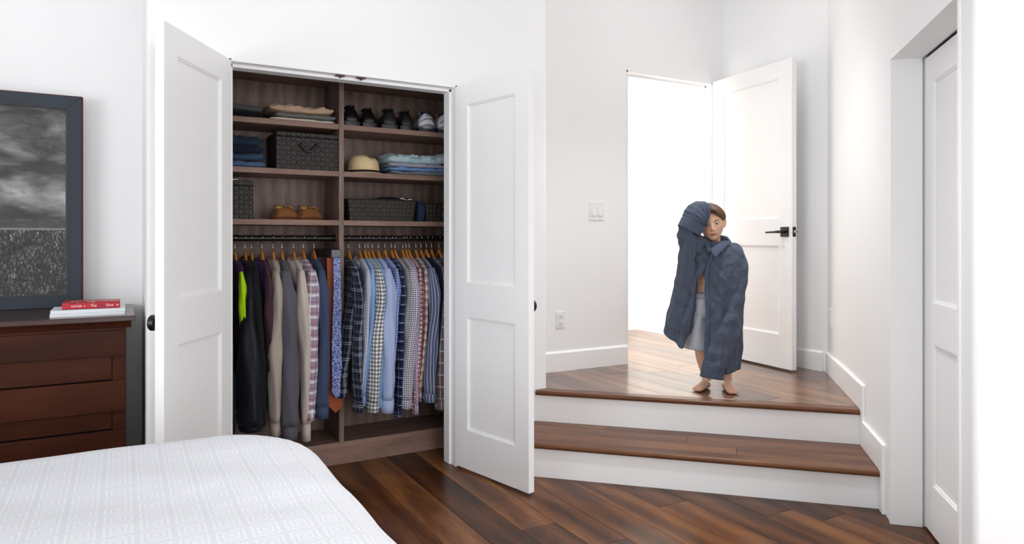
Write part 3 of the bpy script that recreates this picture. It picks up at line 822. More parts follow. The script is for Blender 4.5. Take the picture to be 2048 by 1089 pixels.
def garment(name, label, cat, px, mat, L, yaw=0, slv=None, slen=.62, tx=.020, cuff=.06, collar='shirt', cmat=None, group='', cuffmat=None,
            srad=(.026, .058), sfwd=0.0, slean=0.0, wid=.205, sx=-.010, seed=0, placket=True, quilt=False, lean=0, hem=None, glean=0, sb=None, bl=None):
    U = atU(px, RV)
    t = thing(name, label, cat, (U, RV, RZ), yaw, group); t.rotation_euler[1] = lean+glean
    rnd = random.Random(seed*13+5)
    if sb:
        slean = atU(sb, 3.58)-U-sx-.01
        if bl is None: bl = max(-.10, min(.05, slean*.8))
    bl = bl or 0
    ph = rnd.random()*6; slean = slean+rnd.uniform(-.012, .012); sfwd = sfwd+rnd.uniform(-.012, .006)
    prof = [(-.112, .055, .5), (-.120, .078, .8), (-.133, .110, .9), (-.150, .145, .95), (-.168, .175, 1), (-.190, wid-.010, 1), (-.24, wid, 1)]
    z = -.24
    while z > -L+.05:
        z -= .05; prof.append((z, wid-.012+.018*(abs(z)/L), 1.0+.35*abs(z)/L))
    prof.append((-L, wid+.004, 1.35))
    m = MB(); rings = []; n = 44
    for (z, wy, tf) in prof:
        ring = []
        fd = min(1, max(0, (abs(z)-.2)/.3))
        for i in range(n):
            a = 2*PI*i/n; ca, sa = math.cos(a), math.sin(a)
            y = -math.copysign(abs(ca)**.75, ca)*wy
            x = math.copysign(abs(sa)**.6, sa)*tx*tf
            x += fd*(.0065*math.sin(y*34+ph+z*3)+.004*math.sin(y*71+ph*2+z*5))*(1.0)
            x += fd*.014*fnoise(y*1.5, z+ph, ph, 6)+bl*max(0, abs(z)-.2)/(L-.2)
            zz = z
            if z == -L: zz += .03*(y/wid)**2 if hem == 'curved' else 0
            ring.append((x, y, zz+.004*math.sin(y*30+ph)*(1 if z < -L+.06 else 0)))
        rings.append(ring)
    m.loft(rings, True, True, uv=True); body = m.build('body', mat, t, smooth=True)
    # sleeves
    for side in (-1, 1):
        if side == 1: se = -.16-slen*.97; y0 = .172
        else: se = -.17-slen; y0 = -.188
        P = []; R = []; K_ = 22
        for k in range(K_+1):
            s = k/K_
            zz = -.165+(se+.165)*s
            yy = y0+side*(.030*min(1, s*5) - .018*s)+(sfwd*s if side < 0 else 0)
            xx = (sx if side < 0 else .006)+(slean*s**1.3 if side < 0 else bl*s)+.004*math.sin(s*9+ph)
            fat = (1-.10*s) if collar == 'shirt' else (1-.16*s+.10*math.sin(s*PI))
            if quilt: fat = .50+.58*s**.8
            if s < .16: fat *= .45+.55*s/.16
            wob = 1+.05*math.sin(s*17+ph)+.04*math.sin(s*31+ph*3)
            if quilt: wob = 1+.10*abs(math.sin(s*PI*12))
            P.append((xx, yy, zz)); R.append((srad[0]*fat*wob, srad[1]*fat*(1 if side < 0 else .6)*(1+.05*math.sin(s*14+ph))))
        m = MB(); rings = []; n2 = 26
        for k, (p, r) in enumerate(zip(P, R)):
            rr = []
            for i in range(n2):
                a = 2*PI*i/n2
                q = 1+.08*math.sin(3*a+k*.33+ph)+.05*math.sin(5*a-k*.5)
                xq = p[0]+r[0]*math.cos(a)*q; yq = p[1]+r[1]*math.sin(a)*q
                if side > 0: yq = min(yq, .222)
                rr.append((xq, yq, p[2]-.028*max(0, -math.sin(a))*0))
            rings.append(rr)
        m.loft(rings, True, True, uv=True); sl = m.build('sleeve', mat, t, smooth=True)
        if cuff and side < 0:
            p = P[-1]; r = R[-1]
            f = .90 if collar in ('shirt',) else .78
            m = MB(); rings = []
            for (dz, q) in ((.004, f*.98), (0, f*1.1), (-cuff*.5, f*1.12), (-cuff, f*1.08), (-cuff, f*.9), (-cuff*.3, f*.85)):
                rings.append([(p[0]+r[0]*math.cos(a)*q*1.05, p[1]+r[1]*math.sin(a)*q, p[2]+dz) for a in [2*PI*i/22 for i in range(22)]])
            m.loft(rings, True, False, uv=True); cf = m.build('cuff', cuffmat or mat, sl, smooth=True)
            if collar == 'shirt':
                MB().cyl((p[0]-r[0]*f*1.16, p[1]-.012, p[2]-cuff*.5), (p[0]-r[0]*f*1.05, p[1]-.012, p[2]-cuff*.5), .0045, 10).build('button', M['plastic'], cf)
    # collar
    cm = cmat or mat
    def cring(rx, ry, z, dy=0, tilt=0): return [(rx*math.cos(a), dy+ry*math.sin(a), z-.027+tilt*math.sin(a)) for a in [2*PI*i/28 for i in range(28)]]
    if collar == 'shirt':
        m = MB(); m.loft([cring(.020, .062, -.118, 0, .010), cring(.021, .060, -.092, 0, .016), cring(.026, .066, -.088, 0, .018), cring(.033, .086, -.128, -.004, .02), cring(.029, .083, -.126, -.004, .02)], True, False, uv=True)
        m.build('collar', cm, t, smooth=True)
    elif collar == 'crew':
        m = MB(); P = cring(.022, .070, -.108, 0, .014); m.tube(P+[P[0]], .010, 10, False); m.build('collar', cm, t, smooth=True)
    elif collar == 'hood':
        m = MB(); m.loft([cring(.016, .050, -.098, 0, .01), cring(.026, .070, -.085, -.004, .012), cring(.035, .098, -.105, -.012, .02), cring(.040, .130, -.160, -.022, .04), cring(.034, .135, -.205, -.026, .05), cring(.020, .115, -.20, -.02, .05)], True, False, uv=True)
        m.build('hood', cm, t, smooth=True)
    elif collar == 'stand':
        m = MB(); m.loft([cring(.024, .075, -.13, 0, .01), cring(.024, .066, -.085, 0, .016), cring(.018, .060, -.082, 0, .016), cring(.018, .062, -.12, 0, .016)], True, False, uv=True)
        m.build('collar', cm, t, smooth=True)
    return t, U
gl = 'coats and sweatshirts on the left rod'; gr = 'shirts on the right rod'
def zlen(py, px): return abs(1.22-(py-480)*depth_at(px, 3.58)/1380-RZ)
def sl_for(py, px, cuff): return zlen(py, px)-.17-cuff

LB = [  # name, label, category, hook px, bottom px, material, keywords
 ('jacket', 'dark navy jacket farthest left on the rod, behind the left door', 'jacket', 440, 870, C('navy_coat', '#14202a'), dict(sb=466, collar='stand', tx=.024, cuff=.05, srad=(.026, .05))),
 ('ski_jacket', 'purple ski jacket with a lime green shoulder and sleeve', 'jacket', 470, 872, C('purple_shell', '#3a1644'), dict(sb=497, sby=770, collar='stand', tx=.024, cuff=.05, srad=(.018, .045), smat=C('lime_shell', '#a9d80e'))),
 ('quilted_jacket', 'black quilted puffer jacket with a bulging sleeve', 'jacket', 490, 862, C('black_quilt', '#14161f', rough=.4), dict(sb=511, collar='stand', tx=.022, quilt=True, srad=(.058, .085), cuff=.03)),
 ('fleece_jacket', 'black-green fleece jacket between the puffer and the purple hoodie', 'jacket', 503, 855, C('dark_green_fleece', '#15191a'), dict(sb=533, collar='stand', tx=.020, srad=(.026, .06), cuff=.05)),
 ('hooded_sweatshirt', 'purple and plum hooded sweatshirt beside the oatmeal one', 'sweatshirt', 524, 800, C('plum_knit', '#46303a'), dict(sb=545, sby=745, collar='hood', tx=.016, srad=(.018, .050), cuff=.05, cmat=C('purple_knit', '#44205e'))),
 ('hooded_sweatshirt', 'oatmeal heather hooded sweatshirt with long sleeve', 'sweatshirt', 546, 872, C('oatmeal_knit', '#a69d92', heather=.35), dict(sb=557, collar='hood', tx=.022, srad=(.034, .072), cuff=.07, cmat=C('oatmeal_hood', '#8c7b66', heather=.3))),
 ('sweatshirt', 'slate grey sweatshirt between the oatmeal and cream hoodies', 'sweatshirt', 564, 880, C('slate_knit', '#5a5761'), dict(sb=588, collar='crew', tx=.022, srad=(.048, .085), cuff=.07)),
 ('hooded_sweatshirt', 'cream hooded sweatshirt with the lowest hanging cuff', 'sweatshirt', 587, 886, C('cream_knit', '#bdb1a9', heather=.15), dict(sb=609, collar='hood', tx=.018, srad=(.030, .055), cuff=.09)),
 ('dress_shirt', 'pink, blue and white plaid shirt beside the cream hoodie', 'shirt', 607, 842, cloth('pink_plaid', '#8b8fa6', (('u', .055, 0, .020, '#b9838f', .75), ('v', .055, .01, .022, '#b07f8c', .7), ('u', .055, .024, .008, '#e9e4e6', .8), ('v', .055, .030, .014, '#e6e0e2', .75), ('v', .055, .004, .003, '#41506e', .8), ('u', .055, .042, .003, '#3f7f86', .8))), dict(sb=624, tx=.018, srad=(.036, .06))),
 ('dress_shirt', 'faded denim-blue shirt with rumpled sleeve beside the ties', 'shirt', 628, 838, C('denim_shirt', '#3f4a66', heather=.15), dict(sb=648, tx=.020, srad=(.034, .065), sfwd=.0)),
]
random.seed(11)
for i, (nm, lb, ct, px, by, mt, kw) in enumerate(LB):
    kw = dict(kw); smat = kw.pop('smat', None); sby = kw.pop('sby', by); cf = kw.get('cuff', .06)
    yw = random.uniform(-.05, .05); le = random.uniform(-.012, .012)
    t, U = garment(nm, lb, ct, px, mt, min(.97, zlen(by, px)-.10), yaw=yw, slen=sl_for(sby, px, cf), group=gl, seed=i, lean=le, **kw)
    if smat:
        for ch in t.children:
            if ch.name.startswith('sleeve'): ch.data.materials[0] = smat
    hanger(U, yw, 'wooden hanger holding the %s' % lb.split(' beside')[0].split(' between')[0].split(' farthest')[0].split(' with')[0], 'wooden hangers on the left rod', le)
navy, white = '#1b2140', '#d9dce4'
RB = [
 ('navy_plaid', 697, 826, cloth('navy_green_plaid', '#191d3c', (('u', .062, 0, .014, '#3c4648', .7), ('v', .085, .01, .016, '#3c4648', .7), ('u', .062, .022, .003, '#aab4b0', .65), ('u', .062, .030, .003, '#aab4b0', .65), ('v', .085, .036, .0035, '#aab4b0', .65), ('v', .085, .046, .0035, '#aab4b0', .65), ('v', .085, .020, .006, '#0e1016', .7))), 'navy and cream plaid flannel shirt nearest the divider', dict(sb=712, bl=-.10, tx=.024, srad=(.026, .075), )),
 ('grid', 719, 820, cloth('white_grid', '#c6cad8', (('u', .011, 0, .002, '#50587e', .8), ('v', .011, 0, .002, '#50587e', .8))), 'white shirt with a fine blue grid, second from the divider', dict(sb=728, tx=.016, srad=(.020, .050))),
 ('blue', 730, 812, C('light_blue', '#7f9fcb'), 'plain light blue shirt between white grid and gingham', dict(sb=733, tx=.016, srad=(.020, .050))),
 ('gingham', 736, 824, cloth('black_gingham', '#e4e4e6', (('u', .021, 0, .0105, '#191d2a', .62), ('v', .021, 0, .0105, '#191d2a', .62))), 'bold black and white gingham shirt', dict(sb=748, tx=.020, srad=(.036, .070), cuff=.05)),
 ('sky', 745, 818, C('sky_blue', '#7aa3c9'), 'sky blue shirt peeking out beside the black gingham', dict(sb=764, tx=.014, srad=(.018, .044))),
 ('peri', 757, 826, cloth('periwinkle_stripe', '#96a5cc', (('u', .005, 0, .0018, '#b9c4e0', .7),)), 'pale periwinkle blue shirt with a wide smooth cuff', dict(sb=789, tx=.020, srad=(.045, .078), cuff=.07)),
 ('lattice', 770, 800, cloth('blue_lattice', '#a9b6dd', (('u', .014, 0, .004, '#2f4590', .85), ('v', .014, 0, .004, '#2f4590', .85))), 'white and cobalt lattice check shirt', dict(sb=782, tx=.014, srad=(.018, .044))),
 ('nplaid', 783, 838, cloth('navy_window_plaid', '#1c2748', (('u', .045, 0, .004, '#9fb0cf', .7), ('v', .050, 0, .005, '#9fb0cf', .7), ('v', .050, .02, .012, '#101528', .7))), 'navy windowpane plaid shirt behind the periwinkle one', dict(sb=802, tx=.018, srad=(.018, .046))),
 ('micro', 790, 806, cloth('black_micro_check', '#d6d4d6', (('u', .009, 0, .0045, '#20202c', .75), ('v', .009, 0, .0045, '#20202c', .75))), 'black and white pin check shirt', dict(sb=810, tx=.014, srad=(.018, .046))),
 ('plumcheck', 806, 818, cloth('plum_check', '#e2dfe4', (('u', .0115, 0, .0055, '#2b2342', .7), ('v', .0115, 0, .0055, '#2b2342', .7))), 'white shirt with small dark plum gingham', dict(sb=824, tx=.020, srad=(.038, .070), cuff=.05)),
 ('teal', 812, 830, cloth('teal_pink_gingham', '#dfd3dc', (('u', .018, 0, .006, '#2e6f8c', .75), ('v', .018, 0, .006, '#2e6f8c', .75), ('u', .018, .009, .005, '#b04a72', .7), ('v', .018, .009, .005, '#b04a72', .6))), 'white shirt with teal and pink checks', dict(sb=836, tx=.014, srad=(.018, .044))),
 ('crimson', 819, 826, cloth('crimson_check', '#d9ccd2', (('u', .024, 0, .012, '#7a1230', .75), ('v', .024, 0, .012, '#7a1230', .7))), 'crimson and white check shirt', dict(sb=844, tx=.014, srad=(.016, .044))),
 ('multi', 832, 805, cloth('grey_cream_plaid', '#7c7d86', (('u', .045, 0, .012, '#c9b39a', .7), ('v', .045, 0, .012, '#8e4048', .7), ('u', .045, .02, .004, '#e0dad6', .8), ('v', .045, .022, .006, '#d8c58e', .7))), 'grey plaid shirt with cream and red lines', dict(sb=851, tx=.014, srad=(.016, .044))),
 ('nstripe', 842, 806, cloth('navy_stripe', '#39425f', (('u', .020, 0, .0022, '#c3cadc', .85), ('u', .020, .005, .0022, '#c3cadc', .85), ('u', .020, .012, .001, '#8a94b4', .7))), 'slate blue shirt with white vertical stripes and open cuff', dict(sb=857, tx=.016, srad=(.038, .075), cuff=.05)),
 ('navy', 853, 790, C('plain_navy', '#161b30'), 'plain dark navy shirt', dict(sb=866, tx=.016, srad=(.018, .046))),
 ('taupe', 863, 822, cloth('taupe_plaid', '#6f655f', (('u', .060, 0, .016, '#5d6274', .7), ('v', .068, 0, .016, '#5d6274', .7), ('u', .060, .026, .004, '#dcdce0', .8), ('v', .068, .03, .005, '#dcdce0', .8), ('u', .060, .042, .0035, '#8e2a2a', .85), ('v', .068, .048, .0035, '#8e2a2a', .85))), 'taupe plaid shirt with white and red lines by the right door', dict(sb=890, tx=.020, srad=(.045, .058), cuff=.05)),
 ('redplaid', 878, 800, cloth('grey_red_plaid', '#4c4d58', (('u', .04, 0, .004, '#8f3038', .8), ('v', .04, 0, .008, '#7d8796', .7))), 'dark grey and red plaid shirt mostly behind the right door', dict(sb=904, tx=.016, srad=(.022, .05))),
 ('green', 890, 800, C('green_shirt', '#3c5a52'), 'muted green shirt mostly behind the right door', dict(sb=912, tx=.016, srad=(.022, .05))),
 ('teal2', 899, 800, C('grey_teal_shirt', '#5d7078'), 'grey-teal shirt farthest right, behind the right door', dict(sb=920, tx=.016, srad=(.022, .05))),
]
for i, (kk, px, by, mt, lb, kw) in enumerate(RB):
    cf = kw.get('cuff', .055)
    yw = random.uniform(-.06, .05); le = random.uniform(-.02, .02)
    ln_ = zlen(by, px)-random.uniform(.03, .07)
    t, U = garment('dress_shirt', lb, 'shirt', px, mt, ln_, yaw=yw, slen=sl_for(by, px, cf), group=gr, seed=40+i, lean=le, hem='curved', **dict(kw, cuff=cf))
    if kk == 'navy_plaid':
        for ch in t.children:
            pass
    s = lb.split(' nearest')[0].split(',')[0].split(' between')[0].split(' peeking')[0].split(' behind')[0].split(' mostly')[0].split(' by the')[0].split(' with a wide')[0]
    hanger(U, yw, 'wooden hanger of the %s' % s, 'wooden hangers on the right rod', le)
# tie rack on the divider with four ties
t = thing('tie_rack', 'black slide-out tie rack fixed to the divider above the ties', 'rack', (.985, 3.63, 1.145))
MB().box(-.028, .030, 0, .36, -.022, .026).build('rack_body', simple('rack_black', '#0d0d10', .4), t, bevel=.008, bseg=3)
m = MB(); m.box(-.024, .026, -.004, 0, -.019, .022); m.build('end_cap', simple('rack_grey', '#55565e', .4), t, bevel=.002)
for k in range(5): MB().cyl((-.03, .03+k*.07, -.022), (.03, .03+k*.07, -.022), .004, 8).build('peg', M['chrome'], t)
def tie(label, mat, x, y, z1, wtop, wbot, sway=0):
    m = MB(); rings = []; zt = 1.125
    for k in range(26):
        s = k/25; z = zt+(z1+.035-zt)*s; wv = (wtop+(wbot-wtop)*s)/2
        xx = x+sway*s+.002*math.sin(s*9+x*50)
        rings.append([(xx-wv, y+.002, z), (xx+wv, y+.002, z), (xx+wv, y-.0035, z), (xx, y-.005, z), (xx-wv, y-.0035, z)])
    xx = x+sway; rings.append([(xx-.002, y+.002, z1), (xx+.002, y+.002, z1), (xx+.002, y-.003, z1), (xx, y-.004, z1), (xx-.002, y-.003, z1)])
    m.loft(rings, True, True, uv=True)
    o = m.build('necktie', mat); setp(o, label, 'tie', 'neckties on the tie rack'); return o
fl_ = NT('floral_blue', .6, .3); o_ = fl_.uvc()
vo = fl_.n('ShaderNodeTexVoronoi'); vo.inputs['Scale'].default_value = 160; fl_.l(o_, vo.inputs['Vector'])
fl_.col(fl_.ramp(vo.outputs['Distance'], [(.25, hexc('#c2cae8')), (.45, hexc('#6d7cb8')), (.8, hexc('#3c4a86'))]))
tie('blue necktie with pale flower print at the front of the rack', fl_.m, .986, 3.615, .385, .034, .058)
tie('rust orange necktie with dots and a low hanging tip', cloth('rust_tie', '#8a3a1c', (('u', .008, 0, .002, '#c98058', .7), ('v', .008, 0, .002, '#c98058', .7)), rough=.6), .962, 3.66, .30, .030, .075, .03)
tie('dark burgundy necktie second from the rack front', C('burgundy_tie', '#3a1a24', rough=.6), .950, 3.71, .42, .030, .06)
tie('dark navy dotted necktie at the back of the rack', cloth('dot_tie', '#141a30', (('u', .01, 0, .002, '#8890b0', .5), ('v', .01, 0, .002, '#8890b0', .5)), rough=.6), .940, 3.77, .45, .030, .06)

# ------------------------------------------------------------------ dresser with drawers
DF = 3.47; DR = .017; DLx = -1.62; DT = .888; DBk = 4.08
dr = thing('dresser', 'dark cherry wood dresser with wide drawers under the framed photograph', 'dresser', (DR, DF, 0))
def db(name, x0, x1, y0, y1, z0, z1, mat=None, par=None, bevel=.0015):
    return MB().box(x0-DR, x1-DR, y0-DF, y1-DF, z0, z1).build(name, mat or M['cherry'], par or dr, bevel=bevel)
def prof_top():
    pr = [(-.024, DT-.022), (-.024, DT-.003), (-.021, DT), (DBk-DF, DT), (DBk-DF, DT-.022)]
    m = MB(); m.loft([[(x, p[0], p[1]) for p in pr] for x in (DLx-.034-DR, .034)])
    m.build('top', M['cherrytop'], dr, bevel=.0015)
prof_top()
pr = [(.0, DT-.052), (-.003, DT-.045), (-.008, DT-.034), (-.017, DT-.026), (-.019, DT-.022), (DBk-DF-.01, DT-.022), (DBk-DF-.01, DT-.052)]
m = MB(); m.loft([[(x, p[0], p[1]) for p in pr] for x in (DLx-.02-DR, .02)]); m.build('crown_moulding', M['cherry'], dr)
db('side_panel', DR-.022, DR, DF+.012, DBk, .0, DT-.05); db('side_panel', DLx, DLx+.022, DF+.012, DBk, 0, DT-.05)
db('back_panel', DLx, DR, DBk-.012, DBk-.001, .05, DT-.05)
db('stile', DR-.052, DR, DF+.004, DF+.022, 0, DT-.051); db('stile', DLx, DLx+.052, DF+.004, DF+.022, 0, DT-.051)
db('top_rail', DLx+.052, DR-.052, DF+.004, DF+.022, DT-.078, DT-.051)
zz = [(.826, .716, .611), (.607, .474, .396), (.391, .262, .182)]
mid = (DLx+DR)/2
for z1, zm, z0 in zz:
    d = thing('drawer', None, None); d.parent = dr
    MB().box(DLx+.002-DR, -.002, -.014, .006, zm, z1).build('drawer_board', M['cherry'], d, bevel=.002)
    MB().box(DLx+.054-DR, -.054, .006, .020, z0, zm+.004).build('recessed_panel', M['cherry'], d, bevel=.0012)
    MB().box(DLx+.03-DR, -.03, .02, .5, z0+.012, z1-.01).build('drawer_box', M['dark'], d)
db('plinth', DLx+.052, DR-.052, DF+.012, DF+.03, 0, .176)
db('inner_back', DLx+.03, DR-.03, DF+.05, DF+.06, .03, DT-.06, M['dark'])

# picture : mitred frame, photograph of a stormy sky over a beach and marsh grass, glass
PV = 4.03; pr1 = atU(163.5, PV); pr0 = pr1-1.42; pi1 = atU(133, PV)
pz1 = zat(196.5, 163.5, PV); pz0 = DT+.001; fw = pr1-pi1
pic = thing('framed_picture', 'large dark blue-grey framed black and white photograph of stormy sky and marsh grass', 'picture', (pr1, PV, pz0))
Wp, Hp = pr1-pr0, pz1-pz0
blue = NT('blue_leather_frame', .55, .4); o = blue.obj()
c = blue.mix(blue.noise(o, 120, 3), hexc('#262c35'), hexc('#353d49')); blue.bump(blue.noise(o, 300, 3), .2, .002); blue.col(c)
stc = simple('frame_stitch', '#12161f', .7); redg = simple('frame_red_edge', '#6e1a1f', .5, var=.4, nscale=30); gold = simple('frame_inner_lip', '#57493c', .5)
co = [(-Wp, 0), (0, 0), (0, Hp), (-Wp, Hp)]; ci = [(-Wp+fw, fw), (-fw, fw), (-fw, Hp-fw), (-Wp+fw, Hp-fw)]
for i in range(4):
    j = (i+1) % 4
    m = MB(); a, b_, c_, d_ = co[i], co[j], ci[j], ci[i]
    m.loft([[(p[0], 0, p[1]) for p in (a, b_, c_, d_)], [(p[0], -.024, p[1]) for p in (a, b_, c_, d_)]]); 
    fm = m.build('frame_member', blue.m, pic, bevel=.0015)
    # stitching close to the inner edge
    m = MB(); A0 = Vector((c_[0], c_[1])); B0 = Vector((d_[0], d_[1])); D_ = (B0-A0).normalized(); nn_ = Vector((-D_.y, D_.x))
    if nn_.dot(Vector((a[0]-d_[0], a[1]-d_[1]))) < 0: nn_ = -nn_
    for off in (.010, .018):
        L_ = (B0-A0).length; k = 0
        while k*.009 < L_-.006:
            p = A0+D_*(k*.009)+nn_*off; q = p+D_*.005
            m.add([(p.x-nn_.x*.0007, -.0246, p.y-nn_.y*.0007), (q.x-nn_.x*.0007, -.0246, q.y-nn_.y*.0007), (q.x+nn_.x*.0007, -.0246, q.y+nn_.y*.0007), (p.x+nn_.x*.0007, -.0246, p.y+nn_.y*.0007)], [(0, 1, 2, 3)]); k += 1
    m.build('stitching', stc, fm, kind='stuff')
m = MB(); e = .003
for i in range(4):
    j = (i+1) % 4
    p0 = (co[i][0]+(e if co[i][0] == 0 else -e), -.003, co[i][1]+(e if co[i][1] else 0)); p1 = (co[j][0]+(e if co[j][0] == 0 else -e), -.003, co[j][1]+(e if co[j][1] else 0))
    m.tube([p0, p1], .0035, 6)
m.build('red_edge', redg, pic)
m = MB()
for i in range(4):
    j = (i+1) % 4; m.tube([(ci[i][0], -.018, ci[i][1]), (ci[j][0], -.018, ci[j][1])], .0025, 6)
m.build('inner_lip', gold, pic)
ph = NT('stormy_photograph', .35, .35); uv = ph.uvc(); sp = ph.n('ShaderNodeSeparateXYZ'); ph.l(uv, sp.inputs[0])
X, Y = sp.outputs[0], sp.outputs[1]
def nz(scale, sx, sy, det=6, rough=.6, dist=.3, loc=(0, 0, 0)): return ph.noise(uv, scale, det, rough, dist, (sx, sy, 1), loc)
cl = ph.math('ADD', ph.math('MULTIPLY', nz(3.2, 1, 2.0, 7, .55, .5, (2.1, .4, 0)), .75), ph.math('MULTIPLY', nz(8, 1, 2.4, 6, .6, .6), .28))
bandY = ph.math('MULTIPLY', ph.math('EXPONENT', ph.math('MULTIPLY', ph.math('POWER', ph.math('DIVIDE', ph.math('SUBTRACT', Y, .535), .085), 2.0), -1.0)), .17)
topl = ph.math('MULTIPLY', ph.math('EXPONENT', ph.math('MULTIPLY', ph.math('POWER', ph.math('DIVIDE', ph.math('SUBTRACT', Y, .86), .10), 2.0), -1.0)), .08)
sky = ph.ramp(ph.math('ADD', ph.math('ADD', cl, bandY), topl), [(.36, hexc('#1c1c1c')), (.50, hexc('#404040')), (.60, hexc('#6d6d6d')), (.70, hexc('#9d9d9d')), (.82, hexc('#dcdcdc'))])
sea = ph.ramp(nz(30, .5, 9, 4), [(.3, hexc('#202020')), (.6, hexc('#4c4c4c')), (.75, hexc('#9a9a9a'))])
gr_ = ph.math('ADD', ph.math('MULTIPLY', nz(70, 1.7, .6, 6, .8, .8), .8), ph.math('MULTIPLY', nz(14, 1, 1), .2))
grass = ph.ramp(gr_, [(.45, hexc('#0a0a0a')), (.51, hexc('#222222')), (.57, hexc('#606060')), (.63, hexc('#c8c8c8'))])
hz = ph.math('ADD', .345, ph.math('MULTIPLY', nz(3, 1, 0, 2), .01))
c = ph.mix(ph.math('GREATER_THAN', Y, .405), sea, sky)
c = ph.mix(ph.math('LESS_THAN', Y, hz), c, grass)
bch = ph.math('MULTIPLY', ph.math('LESS_THAN', ph.math('ABSOLUTE', ph.math('SUBTRACT', Y, .352)), .006), .8)
c = ph.mix(bch, c, hexc('#8a8a8a'))
ph.col(c)
m = MB(); uvs = [(0, 0), ((Wp-2*fw)/(Hp-2*fw), 0), ((Wp-2*fw)/(Hp-2*fw), 1), (0, 1)]
m.add([(-Wp+fw, -.010, fw), (-fw, -.010, fw), (-fw, -.010, Hp-fw), (-Wp+fw, -.010, Hp-fw)], [(0, 1, 2, 3)], uvs); m.build('photograph', ph.m, pic)
gls = bpy.data.materials.new('picture_glass'); gls.use_nodes = True; nt = gls.node_tree
nt.nodes.clear(); out = nt.nodes.new('ShaderNodeOutputMaterial'); mx = nt.nodes.new('ShaderNodeMixShader'); tp = nt.nodes.new('ShaderNodeBsdfTransparent'); gg = nt.nodes.new('ShaderNodeBsdfGlossy'); fr = nt.nodes.new('ShaderNodeFresnel')
gg.inputs['Roughness'].default_value = .03; fm_ = nt.nodes.new('ShaderNodeMath'); fm_.operation = 'MULTIPLY'; fm_.inputs[1].default_value = .35; nt.links.new(fr.outputs[0], fm_.inputs[0]); nt.links.new(fm_.outputs[0], mx.inputs[0]); nt.links.new(tp.outputs[0], mx.inputs[1]); nt.links.new(gg.outputs[0], mx.inputs[2]); nt.links.new(mx.outputs[0], out.inputs[0])
MB().box(-Wp+fw, -fw, -.0135, -.0125, fw, Hp-fw).build('glass_pane', gls, pic)

# books on the dresser
def book(name, label, x0, x1, y0, d, z0, h, cov, pages, rz=0, hard=False):
    t = thing(name, label, 'book', ((x0+x1)/2, y0, z0), rz)
    hw = (x1-x0)/2; c = .0022 if hard else .0007
    MB().box(-hw+.002, hw-.002, .001+c, d-.003, c, h-c).build('pages', pages, t)
    m = MB(); m.box(-hw, hw, 0, d, 0, c).box(-hw, hw, 0, d, h-c, h).box(-hw, hw, 0, c, 0, h); m.build('cover', cov, t, bevel=.0004)
    return t, hw
pg = simple('paper_edges', '#e6e8ea', .7, var=.03); wc = simple('white_cover', '#e4e9ec', .35, var=.02)
rc = NT('red_jacket', .4, .4); o = rc.obj(); 
vo = rc.n('ShaderNodeTexVoronoi'); vo.inputs['Scale'].default_value = 45; rc.l(o, vo.inputs['Vector'])
sp2 = rc.n('ShaderNodeSeparateXYZ'); rc.l(o, sp2.inputs[0])
tp_ = rc.math('GREATER_THAN', sp2.outputs[2], .0255)
c = rc.mix(rc.math('MULTIPLY', tp_, rc.math('LESS_THAN', vo.outputs['Distance'], .33)), hexc('#b8142b'), hexc('#d3b59a')); rc.col(c)
b0 = DT
book('magazine', 'white magazine lowest in the stack on the dresser corner', -.266, .012, 3.515, .20, b0, .0145, wc, pg)
book('magazine', 'white magazine directly under the red book', -.264, .014, 3.517, .20, b0+.0147, .0145, wc, pg)
t, hw = book('book', 'red hardback book with white lettering on its spine atop the magazines', -.224, -.006, 3.545, .155, b0+.0295, .028, rc.m, pg, hard=True)
def text(s, x, z, size, mat, parent, y=-.0006, rot=(PI/2, 0, 0), sx=1):
    cu = bpy.data.curves.new('lettering', 'FONT'); cu.body = s; cu.size = size; cu.extrude = .0002; cu.align_x = 'CENTER'
    o = bpy.data.objects.new('lettering', cu); COL.objects.link(o)
    dg = bpy.context.evaluated_depsgraph_get(); me = bpy.data.meshes.new_from_object(o.evaluated_get(dg)); bpy.data.objects.remove(o)
    o = bpy.data.objects.new('lettering', me); COL.objects.link(o); me.materials.append(mat); o.parent = parent
    o.location = (x, y, z); o.rotation_euler = rot; o.scale = (sx, 1, 1); return o
wt = simple('white_ink', '#f4e8e4', .5, var=.02); dk = simple('dark_red_ink', '#5c0a18', .5)
text('NOYES', -hw+.053, .0085, .0125, wt, t); text('The', -hw+.117, .0085, .015, wt, t); text('SAVORY', -hw+.146, .0095, .0095, dk, t); text('Give', -hw+.178, .0085, .0155, wt, t)
m = MB(); m.cyl((-hw+.083, -.0006, .012), (-hw+.083, 0, .012), .0035, 12); m.build('ornament', simple('gold_ink', '#d98b7a', .5), t)
m = MB(); m.cyl((hw-.010, -.0006, .013), (hw-.010, 0, .013), .003, 12); m.build('ornament', wt, t)

# ------------------------------------------------------------------ bed
bed = thing('bed', 'bed with white bedspread in the near left corner of the view', 'bed', (-.62, 1.1, 0))
bx0, bx1, by0, by1, bz = -1.75, .552, .05, 2.40, .622
q = NT('bedspread_fabric', .85, .2); uv = q.uvc(); sp = q.n('ShaderNodeSeparateXYZ'); q.l(uv, sp.inputs[0])
P_ = .066
def cell(s): return q.math('ABSOLUTE', q.math('SUBTRACT', q.math('FRACT', q.math('DIVIDE', q.math('ADD', s, 10.0), P_)), .5))
cx_, cy_ = cell(sp.outputs[0]), cell(sp.outputs[1])
mxx = q.math('MAXIMUM', cx_, cy_)
ln2 = q.math('GREATER_THAN', q.math('SINE', q.math('MULTIPLY', mxx, 37.7)), .1)
c = q.mix(ln2, hexc('#d3d5da'), hexc('#dddfe4')); hh = q.math('ADD', q.math('MULTIPLY', ln2, .5), q.noise(uv, 300, 2))
q.bump(hh, .12, .002); q.col(c)
nu, nv = 120, 120
vs = []; uvs = []; fs = []
